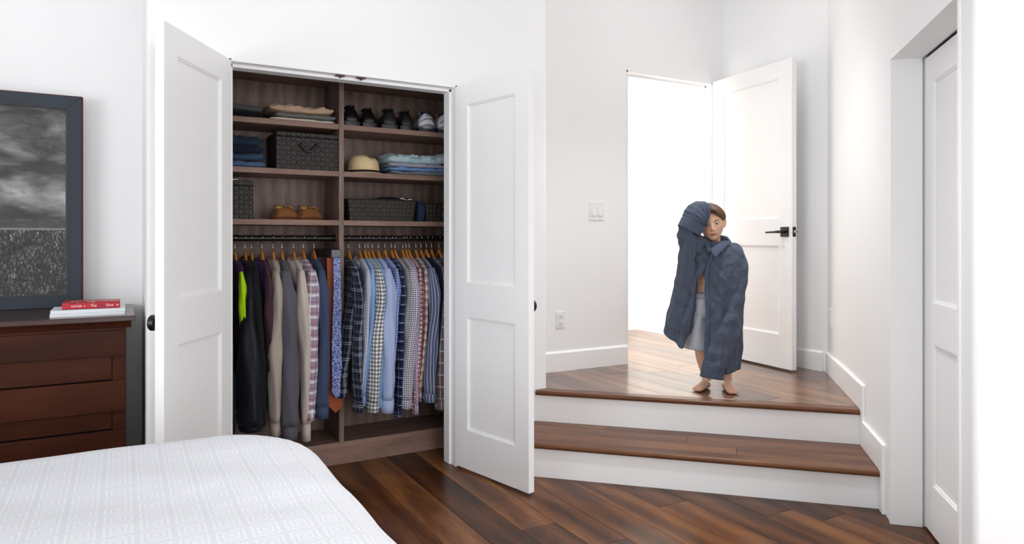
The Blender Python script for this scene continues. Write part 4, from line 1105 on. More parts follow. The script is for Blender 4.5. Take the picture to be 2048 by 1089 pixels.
cxb, cyb = (bx0+bx1)/2, (by0+by1)/2; hx, hy = (bx1-bx0)/2, (by1-by0)/2
EX = .50       # cloth running down each side
for j in range(nv+1):
    for i in range(nu+1):
        sx_ = (-1+2*i/nu)*(hx+EX); sy_ = (-1+2*j/nv)*(hy+EX)
        # rounded-rect fall: distance outside the inner rectangle
        r = .30; ix, iy = hx-r, hy-r
        dx, dy = max(0, abs(sx_)-ix), max(0, abs(sy_)-iy)
        dd = math.hypot(dx, dy); 
        fx = math.copysign(min(abs(sx_), ix), sx_); fy = math.copysign(min(abs(sy_), iy), sy_)
        if dd > 0:
            ux_, uy_ = dx/dd*math.copysign(1, sx_), dy/dd*math.copysign(1, sy_)
            R = .15
            flat = r-R
            if dd <= flat: rr, zz = dd, 0
            else:
                a = min((dd-flat)/R, PI/2); rr = flat+R*math.sin(a); zz = -R*(1-math.cos(a))
                ext = dd-flat-R*PI/2
                if ext > 0: zz -= ext; rr += .02*math.sin(ext*4)
            x, y = fx+ux_*rr, fy+uy_*rr
        else: x, y, zz = fx, fy, 0
        zz = max(zz, -bz+.03)
        X_, Y_ = cxb+x, cyb+y
        wr = .010*fnoise(X_, Y_, 0, 1.7)+.0035*fnoise(X_+Y_*.6, (Y_-X_*.4)*3, 1, 3.2)
        if dd < .35: zz += wr - .018*math.exp(-((math.hypot(X_-.2, Y_-1.2))/.9)**2)*0
        # soft long creases fanning from the corner
        cr = .004*math.sin((Y_*2.2+X_*.9)*9+3*fnoise(X_, Y_, 3, 1.5))*math.exp(-((Y_-1.75)/.35)**2)*(1 if dd < .4 else 0)
        zz += cr
        zz -= .012*max(0, (X_+.1)/.6)**2 if dd < .35 else .0
        vs.append((X_+.62, Y_-1.1, bz+zz)); uvs.append((sx_, sy_))
for j in range(nv):
    for i in range(nu):
        a = j*(nu+1)+i; fs.append((a, a+1, a+nu+2, a+nu+1))
m = MB(); m.add(vs, fs, uvs); m.build('bedspread', q.m, bed, smooth=True, solid=.004)
m = MB().box(bx0+.08+.62, bx1-.08+.62, by0+.08-1.1, by1-.08-1.1, .26, bz-.08); m.build('mattress', M['plastic'], bed, bevel=.05, bseg=3)
MB().box(bx0+.12+.62, bx1-.12+.62, by0+.12-1.1, by1-.12-1.1, .14, .26).build('bed_frame', M['cherry'], bed, bevel=.004)
for sx_ in (bx0+.16, bx1-.22):
    for sy_ in (by0+.16, by1-.22): MB().box(sx_+.62, sx_+.68, sy_-1.1, sy_-1.04, 0, .14).build('leg', M['cherry'], bed, bevel=.003)

# ------------------------------------------------------------------ the boy
BD = 3.96
bU, bV = cam2room((1430-1024)/1380*BD, BD)
person = None
KB = 1380/BD
G = lambda px, py: ((px-1430)/KB, .86-(py-480)/KB)      # local x, z on the boy's plane
def L3(px, py, y=0):
    D = BD+y
    return Vector(((px-1024)/1380*D-(1430-1024)/1380*BD, y, .86-(py-480)/1380*D))
HR = Matrix.Rotation(math.radians(-11), 4, 'Y') @ Matrix.Rotation(math.radians(-15), 4, 'Z') @ Matrix.Rotation(math.radians(3), 4, 'X')
_e = L3(1421.5, 448, -.075)
HC = Vector((_e.x+.024, .0, _e.z))
HM = Matrix.Translation(HC) @ HR
def gs(v, c, s): return math.exp(-((v-c)/s)**2)
def head_pt(d, extra=0):
    """d : unit direction in head space (face looks along -y, up +z)"""
    x, y, z = d
    rx, ry, rz = .0685, .084, .101
    if y < 0: ry = .080
    X, Y, Z = x*rx, y*ry, z*rz
    # jaw and chin
    t = max(0, -z)
    X *= 1-.30*t**2.0
    if y > 0: Y *= 1-.25*t
    # flatten the face a little
    if y < 0: Y = -abs(Y)**.86*(.08**.14)
    if z < -.35 and y < 0: Y -= .004*gs(x, 0, .5)*min(1, (-.35-z)*3)
    # forehead fullness, temples
    if z > 0: X *= 1+.05*math.sin(min(1, z)*PI)
    f = 1 if y < .1 else 0
    if f:
        ax = abs(X)
        Y -= .0155*gs(X, 0, .0085)*gs(Z, -.026, .011)         # nose tip
        Y -= .0085*gs(X, 0, .0070)*gs(Z, -.008, .018)         # bridge
        Y -= .0050*gs(ax, .0105, .0055)*gs(Z, -.030, .0065)   # wings
        Y += .0075*gs(ax, .030, .014)*gs(Z, -.001, .0105)     # eye sockets
        Y -= .0030*gs(ax, .028, .018)*gs(Z, .020, .008)       # brow
        Y -= .0055*gs(ax, .036, .018)*gs(Z, -.034, .020)      # cheeks
        Y -= .0060*gs(X, 0, .017)*gs(Z, -.0545, .0085)        # mouth mound
        Y -= .0028*gs(X, 0, .015)*gs(Z, -.0500, .0028)        # upper lip
        Y -= .0032*gs(X, 0, .013)*gs(Z, -.0590, .0034)        # lower lip
        Y += .0030*gs(X, 0, .018)*gs(Z, -.0543, .0017)        # mouth line
        Y += .0030*gs(X, 0, .014)*gs(Z, -.0680, .0045)        # under lip
        Y -= .0075*gs(X, 0, .016)*gs(Z, -.083, .012)          # chin
    return Vector((X, Y, Z))
m = MB()
NU_, NV_ = 120, 110
rings = []
for j in range(1, NV_):
    th = PI*j/NV_
    rings.append([HM @ head_pt((math.sin(th)*math.sin(2*PI*i/NU_), -math.sin(th)*math.cos(2*PI*i/NU_), math.cos(th))) for i in range(NU_)])
m.loft(rings)
for sg in (-1, 1):     # ears : rim, bowl, lobe, set at an angle behind the cheek
    EM = HM @ Matrix.Translation((sg*.0655, .010, -.006)) @ Matrix.Rotation(sg*math.radians(-28), 4, 'Z') @ Matrix.Rotation(math.radians(-8), 4, 'X')
    P = []; RR = []
    for k in range(22):
        a = math.radians(-80+k*310/21)
        P.append(EM @ Vector((sg*(.0085+.0015*math.sin(a)), .0135*math.cos(a)*(1.08 if math.sin(a) > 0 else .80)+.006, .0265*math.sin(a)+.002))); RR.append(.0031+.0008*math.sin(k/21*PI))
    m.tube(P, RR, 8)
    m.ball((0, 0, 0), (.0040, .0135, .0255), 8, M=EM @ Matrix.Translation((sg*.0045, .006, .001)))
    m.ball((0, 0, 0), (.0038, .0062, .0075), 6, M=EM @ Matrix.Translation((sg*.0065, -.001, -.024)))
    m.ball((0, 0, 0), (.0035, .0035, .0050), 6, M=EM @ Matrix.Translation((sg*.0080, -.006, -.006)))
# neck and trunk
neck0 = L3(1431, 505, .022); 
m.tube([HM @ Vector((0, .02, -.05)), HM @ Vector((0, .022, -.085)), neck0, neck0+Vector((-.002, .0, -.05))], [.040, .036, .038, .055], 20)
def sect(z, cx, cy, a, b, n=28): return [(cx+a*math.cos(2*PI*i/n), cy+b*math.sin(2*PI*i/n), z) for i in range(n)]
tx_ = -.018
m.loft([sect(.815, tx_+.012, .02, .035, .03), sect(.80, tx_+.008, .02, .085, .045), sect(.775, tx_+.005, .018, .115, .058), sect(.73, tx_, .012, .112, .068), sect(.67, tx_-.002, .008, .100, .070),
        sect(.60, tx_-.006, .004, .092, .068), sect(.54, tx_-.01, .002, .096, .072), sect(.49, tx_-.01, .004, .102, .076), sect(.45, tx_-.01, .006, .095, .072), sect(.43, tx_-.01, .006, .07, .055)])
# legs
def leg(hip, knee, ank, heel, toe, sg):
    hip, knee, ank = Vector(hip), Vector(knee), Vector(ank)
    m.tube([hip, hip.lerp(knee, .5), knee+Vector((0, 0, .03)), knee, knee.lerp(ank, .25)+Vector((0, .008, 0)), knee.lerp(ank, .55)+Vector((0, .006, 0)), knee.lerp(ank, .85), ank, ank+Vector((0, 0, -.02))],
           [.060, .052, .042, .040, .040, .035, .026, .024, .025], 20)
    heel, toe = Vector(heel), Vector(toe)
    d = (toe-heel); Ld = d.length; d.normalize(); sd = Vector((-d.y, d.x, 0))*1.0
    def FP(a, b_, z): return heel+d*(a*Ld)+sd*b_+Vector((0, 0, z))
    # foot body : sections across from heel to ball
    rg = []
    for a, wv, hv, off in ((-.02, .008, .012, 0), (.0, .020, .034, 0), (.10, .0245, .046, 0), (.25, .024, .056, 0), (.40, .024, .050, .001), (.55, .028, .040, .002), (.70, .033, .030, .003), (.82, .034, .022, .003), (.88, .030, .016, .003)):
        ring = []
        for i in range(20):
            an = 2*PI*i/20; z = hv/2+hv/2*math.sin(an)
            ring.append(FP(a, off*sg+wv*math.cos(an)*(1-.25*max(0, math.sin(an))), max(.0005, z)))
        rg.append(ring)
    m.loft(rg)
    m.ball(FP(.02, 0, .020), (.021, .021, .020), 10)
    # five toes, the big one on the inner side (sg = direction of the inner side along sd)
    for k, (bo, ln_t, r) in enumerate(((.0215, 1.02, .0095), (.0075, 1.01, .0068), (-.0035, .975, .0062), (-.0140, .93, .0058), (-.0235, .875, .0056))):
        b0_, b1_ = bo*sg*.92, bo*sg*1.08
        m.tube([FP(.74, b0_, r+.006), FP(.88, (b0_+b1_)/2, r+.003), FP(ln_t-.05, b1_, r+.0006), FP(ln_t-.01, b1_, r*.9)], [(r*.95, r*.9), (r, r*.95), (r*1.08, r), (r*.55, r*.6)], 12)
    ankz = ank
    return FP
toesR = leg(L3(1407, 620), (G(1404, 700)[0], .004, G(1404, 700)[1]), (G(1415, 755)[0], .02, .068), (G(1418, 770)[0], .035, 0), (L3(1390, 784, -.055).x, -.055, 0), 1)
toesL = leg(L3(1442, 620), (G(1451, 700)[0], .0, G(1451, 700)[1]), (G(1455, 757)[0], .0, .068), (G(1452, 775)[0], .015, 0), (L3(1470, 790, -.135).x, -.135, 0), -1)
# arms
elR, wrR = Vector((-.168, -.06, .885)), Vector((-.150, -.070, .955))
m.tube([(-.105, .015, .775), (-.135, -.01, .82), elR, (elR+wrR)/2+Vector((-.006, 0, 0)), wrR], [.036, .032, .027, .026, .018], 16)
elL, wrL = Vector((.128, .02, .60)), Vector((.070, -.06, .44))
m.tube([(.095, .015, .775), (.118, .015, .70), elL, (elL+wrL)/2, wrL], [.037, .032, .026, .025, .017], 16)
def hand(wr, fdir, side, palm_n, curl=.4):
    wr = Vector(wr); f = Vector(fdir).normalized(); n_ = Vector(palm_n); n_ = (n_-f*n_.dot(f)).normalized(); s_ = f.cross(n_).normalized()*side
    m.tube([wr-f*.01, wr+f*.018, wr+f*.045, wr+f*.058], [(.017, .013), (.026, .012), (.029, .011), (.026, .010)], 14, up=tuple(n_))
    for q, ln_f in ((-1.5, .040), (-.5, .046), (.5, .043), (1.5, .033)):
        p0 = wr+f*.048+s_*q*.0125; d = f.copy(); P = [p0]; r = .0068
        for k in range(3):
            d = (d+n_*curl*(.5+.3*k)).normalized(); P.append(P[-1]+d*ln_f*(.42, .33, .25)[k])
        m.tube(P, [r, r, r*.9, r*.6], 9)
    p0 = wr+f*.015-s_*.022; P = [p0, p0-s_*.014+f*.014, p0-s_*.016+f*.030+n_*.006, p0-s_*.010+f*.043+n_*.012]
    m.tube(P, [.0085, .0085, .0075, .005], 9)
hand(wrR, (.25, .12, .90), 1, (.35, .6, -.5), .5)
hand(wrL, (-.2, -.1, -1), 1, (-.6, .6, 0), .35)
raw = m.build('body_raw', M['plastic'])
md = raw.modifiers.new('r', 'REMESH'); md.mode = 'VOXEL'; md.voxel_size = .0026; md.adaptivity = 0
md2 = raw.modifiers.new('s', 'SMOOTH'); md2.factor = .5; md2.iterations = 2
dg = bpy.context.evaluated_depsgraph_get(); me = bpy.data.meshes.new_from_object(raw.evaluated_get(dg))
bpy.data.objects.remove(raw)
me.name = 'person'
for p in me.polygons: p.use_smooth = True
# own colour of the skin : rosy cheeks, lips, ears, toes
ca = me.color_attributes.new('tint', 'FLOAT_COLOR', 'POINT')
inv = HM.inverted()
for i, v in enumerate(me.vertices):
    p = inv @ v.co; r = 0; l = 0
    if p.length < .15:
        ax = abs(p.x)
        if p.y < 0:
            r = .45*gs(ax, .040, .017)*gs(p.z, -.030, .017)+.5*gs(p.x, 0, .010)*gs(p.z, -.028, .008)
            l = gs(p.x, 0, .0165)**.5*gs(p.z, -.0545, .0068) if p.z < -.045 else 0
            l = min(1, l*1.2) if ax < .021 else 0
        if ax > .072: r = .2
    if v.co.z < .018: r = max(r, .35)
    ca.data[i].color = (r, l, 0, 1)
sk = NT('skin', .5, .35); at = sk.n('ShaderNodeAttribute'); at.attribute_name = 'tint'
spc = sk.n('ShaderNodeSeparateColor'); sk.l(at.outputs['Color'], spc.inputs[0])
c = sk.mix(sk.noise(sk.obj(), 30, 3), hexc('#d8a98e'), hexc('#e2b9a0'))
c = sk.mix(spc.outputs[0], c, hexc('#cf7f70')); c = sk.mix(spc.outputs[1], c, hexc('#b3625c'))
sk.b.inputs['Subsurface Weight'].default_value = .12; sk.b.inputs['Subsurface Radius'].default_value = (.02, .008, .004); sk.b.inputs['Subsurface Scale'].default_value = .4
sk.col(c); me.materials.clear(); me.materials.append(sk.m)
person = bpy.data.objects.new('person', me); COL.objects.link(person)
person.location = (bU, bV, LZ+.001); person.rotation_euler = (0, 0, -YAW-math.radians(0))
setp(person, 'barefoot young boy in an oversized dark blue shirt, one sleeve flopped over his head', 'person')
bvh = BVHTree.FromPolygons([v.co for v in me.vertices], [tuple(p.vertices) for p in me.polygons])
def on_face(x, z, off=.0006):
    """point of the face surface in front of head-space (x, z)"""
    o = HM @ Vector((x, -.2, z)); d = (HM.to_3x3() @ Vector((0, 1, 0))).normalized()
    h = bvh.ray_cast(o, d)
    if h[0] is None: return HM @ Vector((x, -.075-off, z))
    return h[0]-d*off
def patch(name, outline, mat, off, center=None, grid=5, parent=None):
    n = len(outline); cx = sum(p[0] for p in outline)/n; cz = sum(p[1] for p in outline)/n
    vs = [on_face(cx, cz, off)]; 
    for g in range(1, grid+1):
        for p in outline:
            vs.append(on_face(cx+(p[0]-cx)*g/grid, cz+(p[1]-cz)*g/grid, off*(1 if g < grid else .2)))
    fs = [(0, 1+i, 1+(i+1) % n) for i in range(n)]
    for g in range(grid-1):
        for i in range(n):
            a = 1+g*n; fs.append((a+i, a+(i+1) % n, a+n+(i+1) % n, a+n+i))
    m = MB(); m.add(vs, fs); return m.build(name, mat, parent or person, smooth=True)
ew = simple('eye_white', '#e4dcd6', .2, var=.02); ei = simple('iris_brown', '#3b2418', .15); ep = simple('pupil', '#060505', .1); lash = simple('lashes', '#20140e', .7); brow_m = simple('brow_hair', '#5a3f2c', .85)
for sg in (-1, 1):
    cxe = sg*.0295
    up = [(cxe+sg*.0130*math.cos(a), .0054*abs(math.sin(a))**.8) for a in [PI*k/12 for k in range(13)]]
    lo = [(cxe+sg*.0130*math.cos(a), -.0042*abs(math.sin(a))**.8) for a in [PI+PI*k/12 for k in range(1, 12)]]
    out = up+lo
    e = patch('eyeball', out, ew, .0012)
    def disc(r, dz=0): return [(cxe-.0005+r*math.cos(2*PI*k/20), max(-.0040, min(.0051, .0005+r*math.sin(2*PI*k/20)))) for k in range(20)]
    patch('iris', disc(.0056), ei, .0018, parent=person); patch('pupil', disc(.0026), ep, .0022, parent=person)
    m = MB(); g = on_face(cxe+.0015, .0025, .0026); m.ball(g, .0007, 5); m.build('catchlight', ew, person, smooth=True)
    m = MB(); m.tube([on_face(x, z+.0004, .0014) for x, z in up], [.0005+.0008*math.sin(PI*k/12) for k in range(13)], 6); m.build('upper_lashes', lash, person, smooth=True)
    m = MB(); m.tube([on_face(x, z, .0010) for x, z in [up[-1]]+lo+[up[0]]], .0004, 5); m.build('lower_lashes', brow_m, person, smooth=True)
    bo = [(cxe+sg*t, .0175+.004*math.sin((t+.016)/.034*PI*.9)-(.003 if t > .014 else 0)) for t in [-.015+.0034*k for k in range(10)]]
    m = MB(); m.tube([on_face(x, z, .0004) for x, z in bo], [(.0010+.0016*math.sin(PI*(k+1.5)/12), .0008) for k in range(10)], 6, up=(0, 1, 0)); m.build('eyebrow', brow_m, person, smooth=True)
m = MB(); m.tube([on_face(-.018+.0036*k, -.0543+.0008*abs(5-k)/5-.0006*math.cos(k*1.3), .0002) for k in range(11)], [.0003+.0008*math.sin(PI*k/10) for k in range(11)], 5); m.build('mouth_line', simple('mouth_line', '#6e3230', .6), person, smooth=True)
for sg in (-1, 1):
    m = MB(); m.ball(on_face(sg*.0055, -.0335, -.0006), (.0022, .002, .0013), 6); m.build('nostril', simple('nostril_dark', '#5a2c24', .8), person, smooth=True)
nail = simple('toenail', '#dfae9e', .3)
for FP, sg in ((toesR, 1), (toesL, -1)):
    for bo, ln_t, r in ((.0215, 1.02, .0095), (.0075, 1.01, .0068), (-.0035, .975, .0062), (-.0140, .93, .0058), (-.0235, .875, .0056)):
        m = MB(); m.ball(FP(ln_t-.035, bo*sg*1.08, r*1.75), (r*.62, r*.62, r*.28), 6); m.build('toenail', nail, person, smooth=True)
# hair : a thick shell with combed ridges, swept to the viewer's left over the forehead
hm = NT('brown_hair', .5, .4); uvh = hm.uvc()
f = hm.noise(uvh, 1, 4, .6, .2, (90, 6, 1))
hm.bump(f, .6, .004); hm.col(hm.ramp(f, [(.3, hexc('#3a281b')), (.5, hexc('#5e4532')), (.7, hexc('#86694c'))]))
def hairline(az):      # az: angle from the face direction, + to the boy's left (viewer's right); returns lowest z in head space
    a = math.degrees(az)
    pts = [(-180, -.052), (-110, -.040), (-85, .000), (-62, .012), (-45, .012), (-30, .022), (-14, .044), (-2, .062), (8, .070), (22, .062), (36, .044), (50, .030), (62, .018), (74, .010), (90, .024), (110, -.024), (180, -.052)]
    for (a0, z0), (a1, z1) in zip(pts, pts[1:]):
        if a0 <= a <= a1: return z0+(z1-z0)*(a-a0)/(a1-a0)
    return -.05
m = MB(); vs = []; fs = []; uvs = []; na, nr = 150, 34
for i in range(na+1):
    az = -PI+2*PI*i/na
    hl = hairline(max(-PI, min(PI, az)))+.0025*math.sin(i*2.1)+.002*math.sin(i*.9)
    # the direction whose z equals the hairline
    thl = math.acos(max(-1, min(1, hl/.101)))
    for j in range(nr+1):
        s = j/nr; th = .02+(thl-.02)*s
        d = (math.sin(th)*math.sin(az), -math.sin(th)*math.cos(az), math.cos(th))
        p = head_pt(d)
        n_ = Vector((p.x/.07**2, p.y/.085**2, p.z/.10**2)).normalized()
        thick = .0150+.004*math.cos(az*.5)-.009*math.exp(-((abs(az)-1.5)/.4)**2)*min(1, s*1.6)
        if s > .86: thick *= max(.12, 1-((s-.86)/.14)**2)
        swirl = az*9+th*5
        rid = .0011*math.sin(swirl*3.1)+.0009*math.sin(swirl*7.3+2)+.0012*fnoise(p.x, p.y, p.z, 45)
        q_ = p+n_*(thick+rid*(1 if s < .9 else .5))
        vs.append(HM @ q_); uvs.append((az/(2*PI)+th*.10, th))
for i in range(na):
    for j in range(nr):
        a = i*(nr+1)+j; fs.append((a, a+1, a+nr+2, a+nr+1))
m.add(vs, fs, uvs); hair = m.build('hair', hm.m, person, smooth=True, solid=.006)
# a few combed locks on top of the shell
m = MB(); rr = random.Random(5)
for k in range(150):
    az = rr.uniform(-1.9, 1.9); hl = hairline(az); thl = math.acos(hl/.101); t0 = rr.uniform(.15, .75)*thl; t1 = min(thl*1.03, t0+rr.uniform(.35, .7))
    P = []
    for q in range(7):
        s = q/6; th = t0+(t1-t0)*s; a2 = az-.20*s*(1 if az < .2 else -.5)
        p = head_pt((math.sin(th)*math.sin(a2), -math.sin(th)*math.cos(a2), math.cos(th))); n_ = Vector((p.x/.07**2, p.y/.085**2, p.z/.10**2)).normalized()
        P.append(HM @ (p+n_*(.0175+.0035*math.cos(az*.5)-.010*max(0, (th/thl-.85)/.15)**2)))
    m.tube(P, [.0004, .0012, .0016, .0016, .0014, .001, .0004], 5)
hl_ = NT('hair_lock', .5, .4); hl_.col(hl_.mix(hl_.noise(hl_.obj(), 150, 2), hexc('#4a3525'), hexc('#7d6046')))
m.build('hair_locks', hl_.m, hair, smooth=True, kind='stuff')

# ---- clothes
chm = NT('blue_chambray', .9, .15); o = chm.obj()
c = chm.mix(chm.noise(o, 420, 2, .7), hexc('#3c4352'), hexc('#5e6676')); c = chm.mix(chm.math('MULTIPLY', chm.noise(o, 6, 3), .35), c, hexc('#3f475a'))
chm.b.inputs['Sheen Weight'].default_value = .08
def crease(sc_, ax, k):
    f = chm.noise(o, sc_, 2, .4, 1.0, ax); r_ = chm.math('SUBTRACT', 1.0, chm.math('ABSOLUTE', chm.math('SUBTRACT', chm.math('MULTIPLY', f, 2.0), 1.0)))
    return chm.math('MULTIPLY', chm.math('POWER', r_, 9.0), k)
hs = chm.math('ADD', chm.math('MULTIPLY', chm.noise(o, 13, 2, .5, 1.4, (1, 1, .45)), .8), chm.math('MULTIPLY', chm.noise(o, 500, 2), .03))
hs = chm.math('ADD', hs, chm.math('ADD', crease(5.5, (1.3, 1.3, .55), .42), crease(9, (1, 1, 1.1), .16)))
chm.bump(hs, .8, .022); chm.col(c); SHM = chm.m
ch2 = NT('blue_chambray_pressed', .9, .15); o = ch2.obj(); ch2.bump(ch2.noise(o, 500, 2), .25, .001); ch2.col(ch2.mix(ch2.noise(o, 420, 2, .7), hexc('#3c4455'), hexc('#5b6476'))); SHP = ch2.m
stm = simple('shirt_seam', '#28324a', .9); btn = simple('shirt_button', '#1c222e', .35)
shirt = thing('oversized_shirt'); shirt.parent = person
tab = [ # py, xl, xr, oL, oR, b (depth)
 (484, 1402, 1452, 1418, 1418, .050), (489, 1388, 1466, 1418, 1418, .070), (496, 1374, 1477, 1417, 1417, .088), (508, 1365, 1484, 1413, 1413, .105), (525, 1361, 1487, 1404, 1404, .118), (541, 1358, 1486, 1400, 1400, .122),
 (550, 1356, 1485, 1390, 1399, .124), (560, 1354, 1485, 1383, 1399, .124), (600, 1346, 1484, 1379, 1399, .126), (640, 1337, 1482, 1374, 1398, .130), (665, 1333, 1480, 1366, 1397, .132), (700, 1333, 1478, 1356, 1396, .134), (752, 1336, 1472, 1354, 1394, .134)]
def tabv(py):
    if py <= tab[0][0]: return tab[0][1:]
    for a, b_ in zip(tab, tab[1:]):
        if a[0] <= py <= b_[0]:
            t = (py-a[0])/(b_[0]-a[0]); return tuple(a[i]+(b_[i]-a[i])*t for i in range(1, 6))
    return tab[-1][1:]
NC, NR = 150, 78
def hemy(s):          # s along the curve : 0 placket edge -> right side -> back -> left side -> left front edge
    pts = [(0, 740), (.12, 742), (.22, 738), (.30, 735), (.40, 722), (.55, 712), (.66, 700), (.74, 668), (.80, 664), (.90, 678), (1, 692)]
    for (a, y0), (b_, y1) in zip(pts, pts[1:]):
        if a <= s <= b_:
            t = (s-a)/(b_-a); t = t*t*(3-2*t); return y0+(y1-y0)*t
    return 700
vs = []; uvs = []; fs = []
for k in range(NR+1):
    f = k/NR
    for j in range(NC+1):
        s = j/NC; py = 484+(hemy(s)-484)*f**1.05
        xl, xr, oL, oR, b_ = tabv(py)
        cxp = (xl+xr)/2; a = (xr-xl)/2
        cl = lambda v: max(-.98, min(.98, v))
        p0 = -math.acos(cl((oR-cxp)/a)); p1 = 2*PI-math.acos(cl((oL-cxp)/a))
        ps = p0+(p1-p0)*s
        X = G(cxp+a*math.cos(ps), 480)[0]; Yv = math.sin(ps)
        Y = math.copysign(abs(Yv)**.75, Yv)*b_ + .012
        Z = G(0, py)[1]
        low = min(1, max(0, (py-520)/120))
        fold = low*(.0095*math.sin(ps*9+1.3+f*2.5)+.006*math.sin(ps*15+f*5))+.012*fnoise(X*2, Y*2+f, Z, 5)*min(1, f*4)+.006*fnoise(X*3, Y*3, Z*1.4, 13)*min(1, f*4)
        if math.cos(ps) < -.1: fold *= 1.8
        nx, ny = math.cos(ps), math.sin(ps)
        X += nx*fold*.55; Y += ny*fold+(-.010*low if ny < 0 else 0)
        # wrinkles pulling towards the raised arm
        if X < 0 and ny < 0: Y += .006*math.sin((Z*1.0+X*1.6)*75)*(1-low)*min(1, f*6)
        vs.append((X, Y, Z)); uvs.append((s, f))
for k in range(NR):
    for j in range(NC):
        a = k*(NC+1)+j; fs.append((a, a+1, a+NC+2, a+NC+1))
m = MB(); m.add(vs, fs, uvs); m.build('shirt_body', SHM, shirt, smooth=True, solid=.0022)
bodyv = vs
# placket strip and buttons along the free front edge
m = MB(); vv = []; ff = []
ks = list(range(3, NR+1))
for k in ks:
    for j, o_ in ((0, .0035), (0, .0045), (3, .0045), (3, .0035)):
        p = Vector(bodyv[k*(NC+1)+j]); vv.append((p.x-(.001 if j == 0 else 0), p.y-o_ if o_ > .004 else p.y-.001, p.z))
for i in range(len(ks)-1):
    for q_ in range(3): ff.append((i*4+q_, i*4+q_+1, i*4+4+q_+1, i*4+4+q_))
m.add(vv, ff); plk = m.build('placket', SHP, shirt, smooth=True)
for py in (525, 590, 620, 652, 690, 722):
    f = ((py-484)/(748-484))**(1/1.05); k = min(NR, int(f*NR)); p = (Vector(bodyv[k*(NC+1)+1])+Vector(bodyv[k*(NC+1)+2]))/2
    m = MB()
    if py == 525: m.cyl(p+Vector((0, -.0075, 0)), p+Vector((0, -.004, 0)), .0050, 14); m.build('button', btn, plk)
    else: m.box(p.x-.0008, p.x+.0008, p.y-.0058, p.y-.0045, p.z-.007, p.z+.007); m.build('buttonhole', btn, plk)
def sleeve_tube(name, ctrl, seg=34, sub_=6, fold=.0035, freq=(3, 5), up=(0, 1, 0), cap=False, seed=0, mat=None, wr=60, parent=None, solid=.002, amp=.85):
    """ctrl: (px, py, y, r_side, r_depth); centripetal spline through the stations"""
    P = [(L3(a, b_, c_), r1, r2) for a, b_, c_, r1, r2 in ctrl]
    out = []
    for i in range(len(P)-1):
        p0 = P[max(0, i-1)]; p1 = P[i]; p2 = P[i+1]; p3 = P[min(len(P)-1, i+2)]
        for q_ in range(sub_):
            t = q_/sub_
            def cr(a, b_, c_, d_): return .5*((2*b_)+(-a+c_)*t+(2*a-5*b_+4*c_-d_)*t*t+(-a+3*b_-3*c_+d_)*t**3)
            out.append((Vector([cr(p0[0][w_], p1[0][w_], p2[0][w_], p3[0][w_]) for w_ in range(3)]), cr(p0[1], p1[1], p2[1], p3[1]), cr(p0[2], p1[2], p2[2], p3[2])))
    out.append(P[-1]); rings = []
    for i, (p, r1, r2) in enumerate(out):
        t = (out[min(i+1, len(out)-1)][0]-out[max(0, i-1)][0]).normalized(); u_ = Vector(up); a_ = t.cross(u_).normalized(); b_ = a_.cross(t).normalized()
        ring = []
        for k in range(seg):
            an = 2*PI*k/seg
            w_ = amp*fold*(math.sin(freq[0]*an+i*.16+seed)+.7*math.sin(freq[1]*an-i*.11+seed*2))+fold*.9*fnoise(p.x+math.cos(an)*.06, p.y+math.sin(an)*.06, p.z+seed, 14)+fold*.5*math.sin(i*wr/60.0+2*math.sin(an+seed))
            ring.append(p+a_*(r1+w_)*math.cos(an)+b_*(r2+w_)*math.sin(an))
        rings.append(ring)
    m = MB(); m.loft(rings, True, cap, uv=True)
    return m.build(name, mat or SHM, parent or shirt, smooth=True, solid=0 if cap else solid), out, rings
# his left sleeve : hangs far past the hand, across the front
slL, outL, rgL = sleeve_tube('sleeve', [(1450, 498, .005, .012, .012), (1466, 506, .0, .052, .060), (1473, 540, -.01, .060, .066), (1470, 580, -.03, .060, .062), (1464, 620, -.065, .062, .056), (1454, 660, -.10, .066, .050), (1440, 700, -.120, .066, .044), (1428, 733, -.130, .060, .036), (1426, 737, -.130, .058, .034)], fold=.0055, seed=1, wr=50, sub_=9, seg=48)
cfL, _, _ = sleeve_tube('cuff', [(1427, 733, -.130, .0610, .038), (1426, 738, -.130, .0620, .039), (1423, 757, -.130, .0625, .037)], fold=.001, seed=2, mat=SHP, parent=slL, solid=.004)
# his right sleeve : upper arm bulging to the viewer's left, forearm up to the head
slR, _, _ = sleeve_tube('sleeve', [(1410, 492, .03, .030, .030), (1402, 497, .0, .052, .060), (1389, 494, -.03, .066, .066), (1377, 481, -.05, .056, .064), (1375, 462, -.062, .048, .056), (1381, 442, -.06, .044, .050), (1394, 430, -.050, .044, .048)], fold=.0065, freq=(4, 7), seed=3, sub_=9, seg=48)
# drape below the raised elbow
slD, _, _ = sleeve_tube('sleeve_drape', [(1378, 468, -.055, .050, .060), (1377, 500, -.045, .047, .070), (1373, 545, -.030, .053, .082), (1368, 600, -.020, .062, .09), (1361, 650, -.015, .064, .092), (1360, 664, -.012, .060, .09)], fold=.0040, freq=(3, 6), seed=5, parent=slR, sub_=9, seg=48)
# the empty end of the sleeve flopped over the side of the head, cuff hanging down
flR, _, rgF = sleeve_tube('sleeve_end', [(1410, 431, -.075, .070, .055), (1404, 429, -.080, .074, .058), (1397, 430, -.088, .072, .060), (1391, 436, -.095, .069, .056), (1387, 443, -.098, .067, .048), (1385, 447, -.098, .066, .044)], fold=.0030, freq=(3, 5), seed=7, parent=slR, sub_=9, seg=48)
cfR, _, _ = sleeve_tube('cuff', [(1386, 445, -.098, .0685, .047), (1383, 451, -.099, .0690, .047), (1377, 463, -.100, .0665, .044)], fold=.001, seed=8, mat=SHP, parent=slR, solid=.004)
p = L3(1369, 455, -.148); MB().box(p.x-.007, p.x+.007, p.y-.001, p.y+.001, p.z-.0008, p.z+.0008).build('buttonhole', btn, cfR)
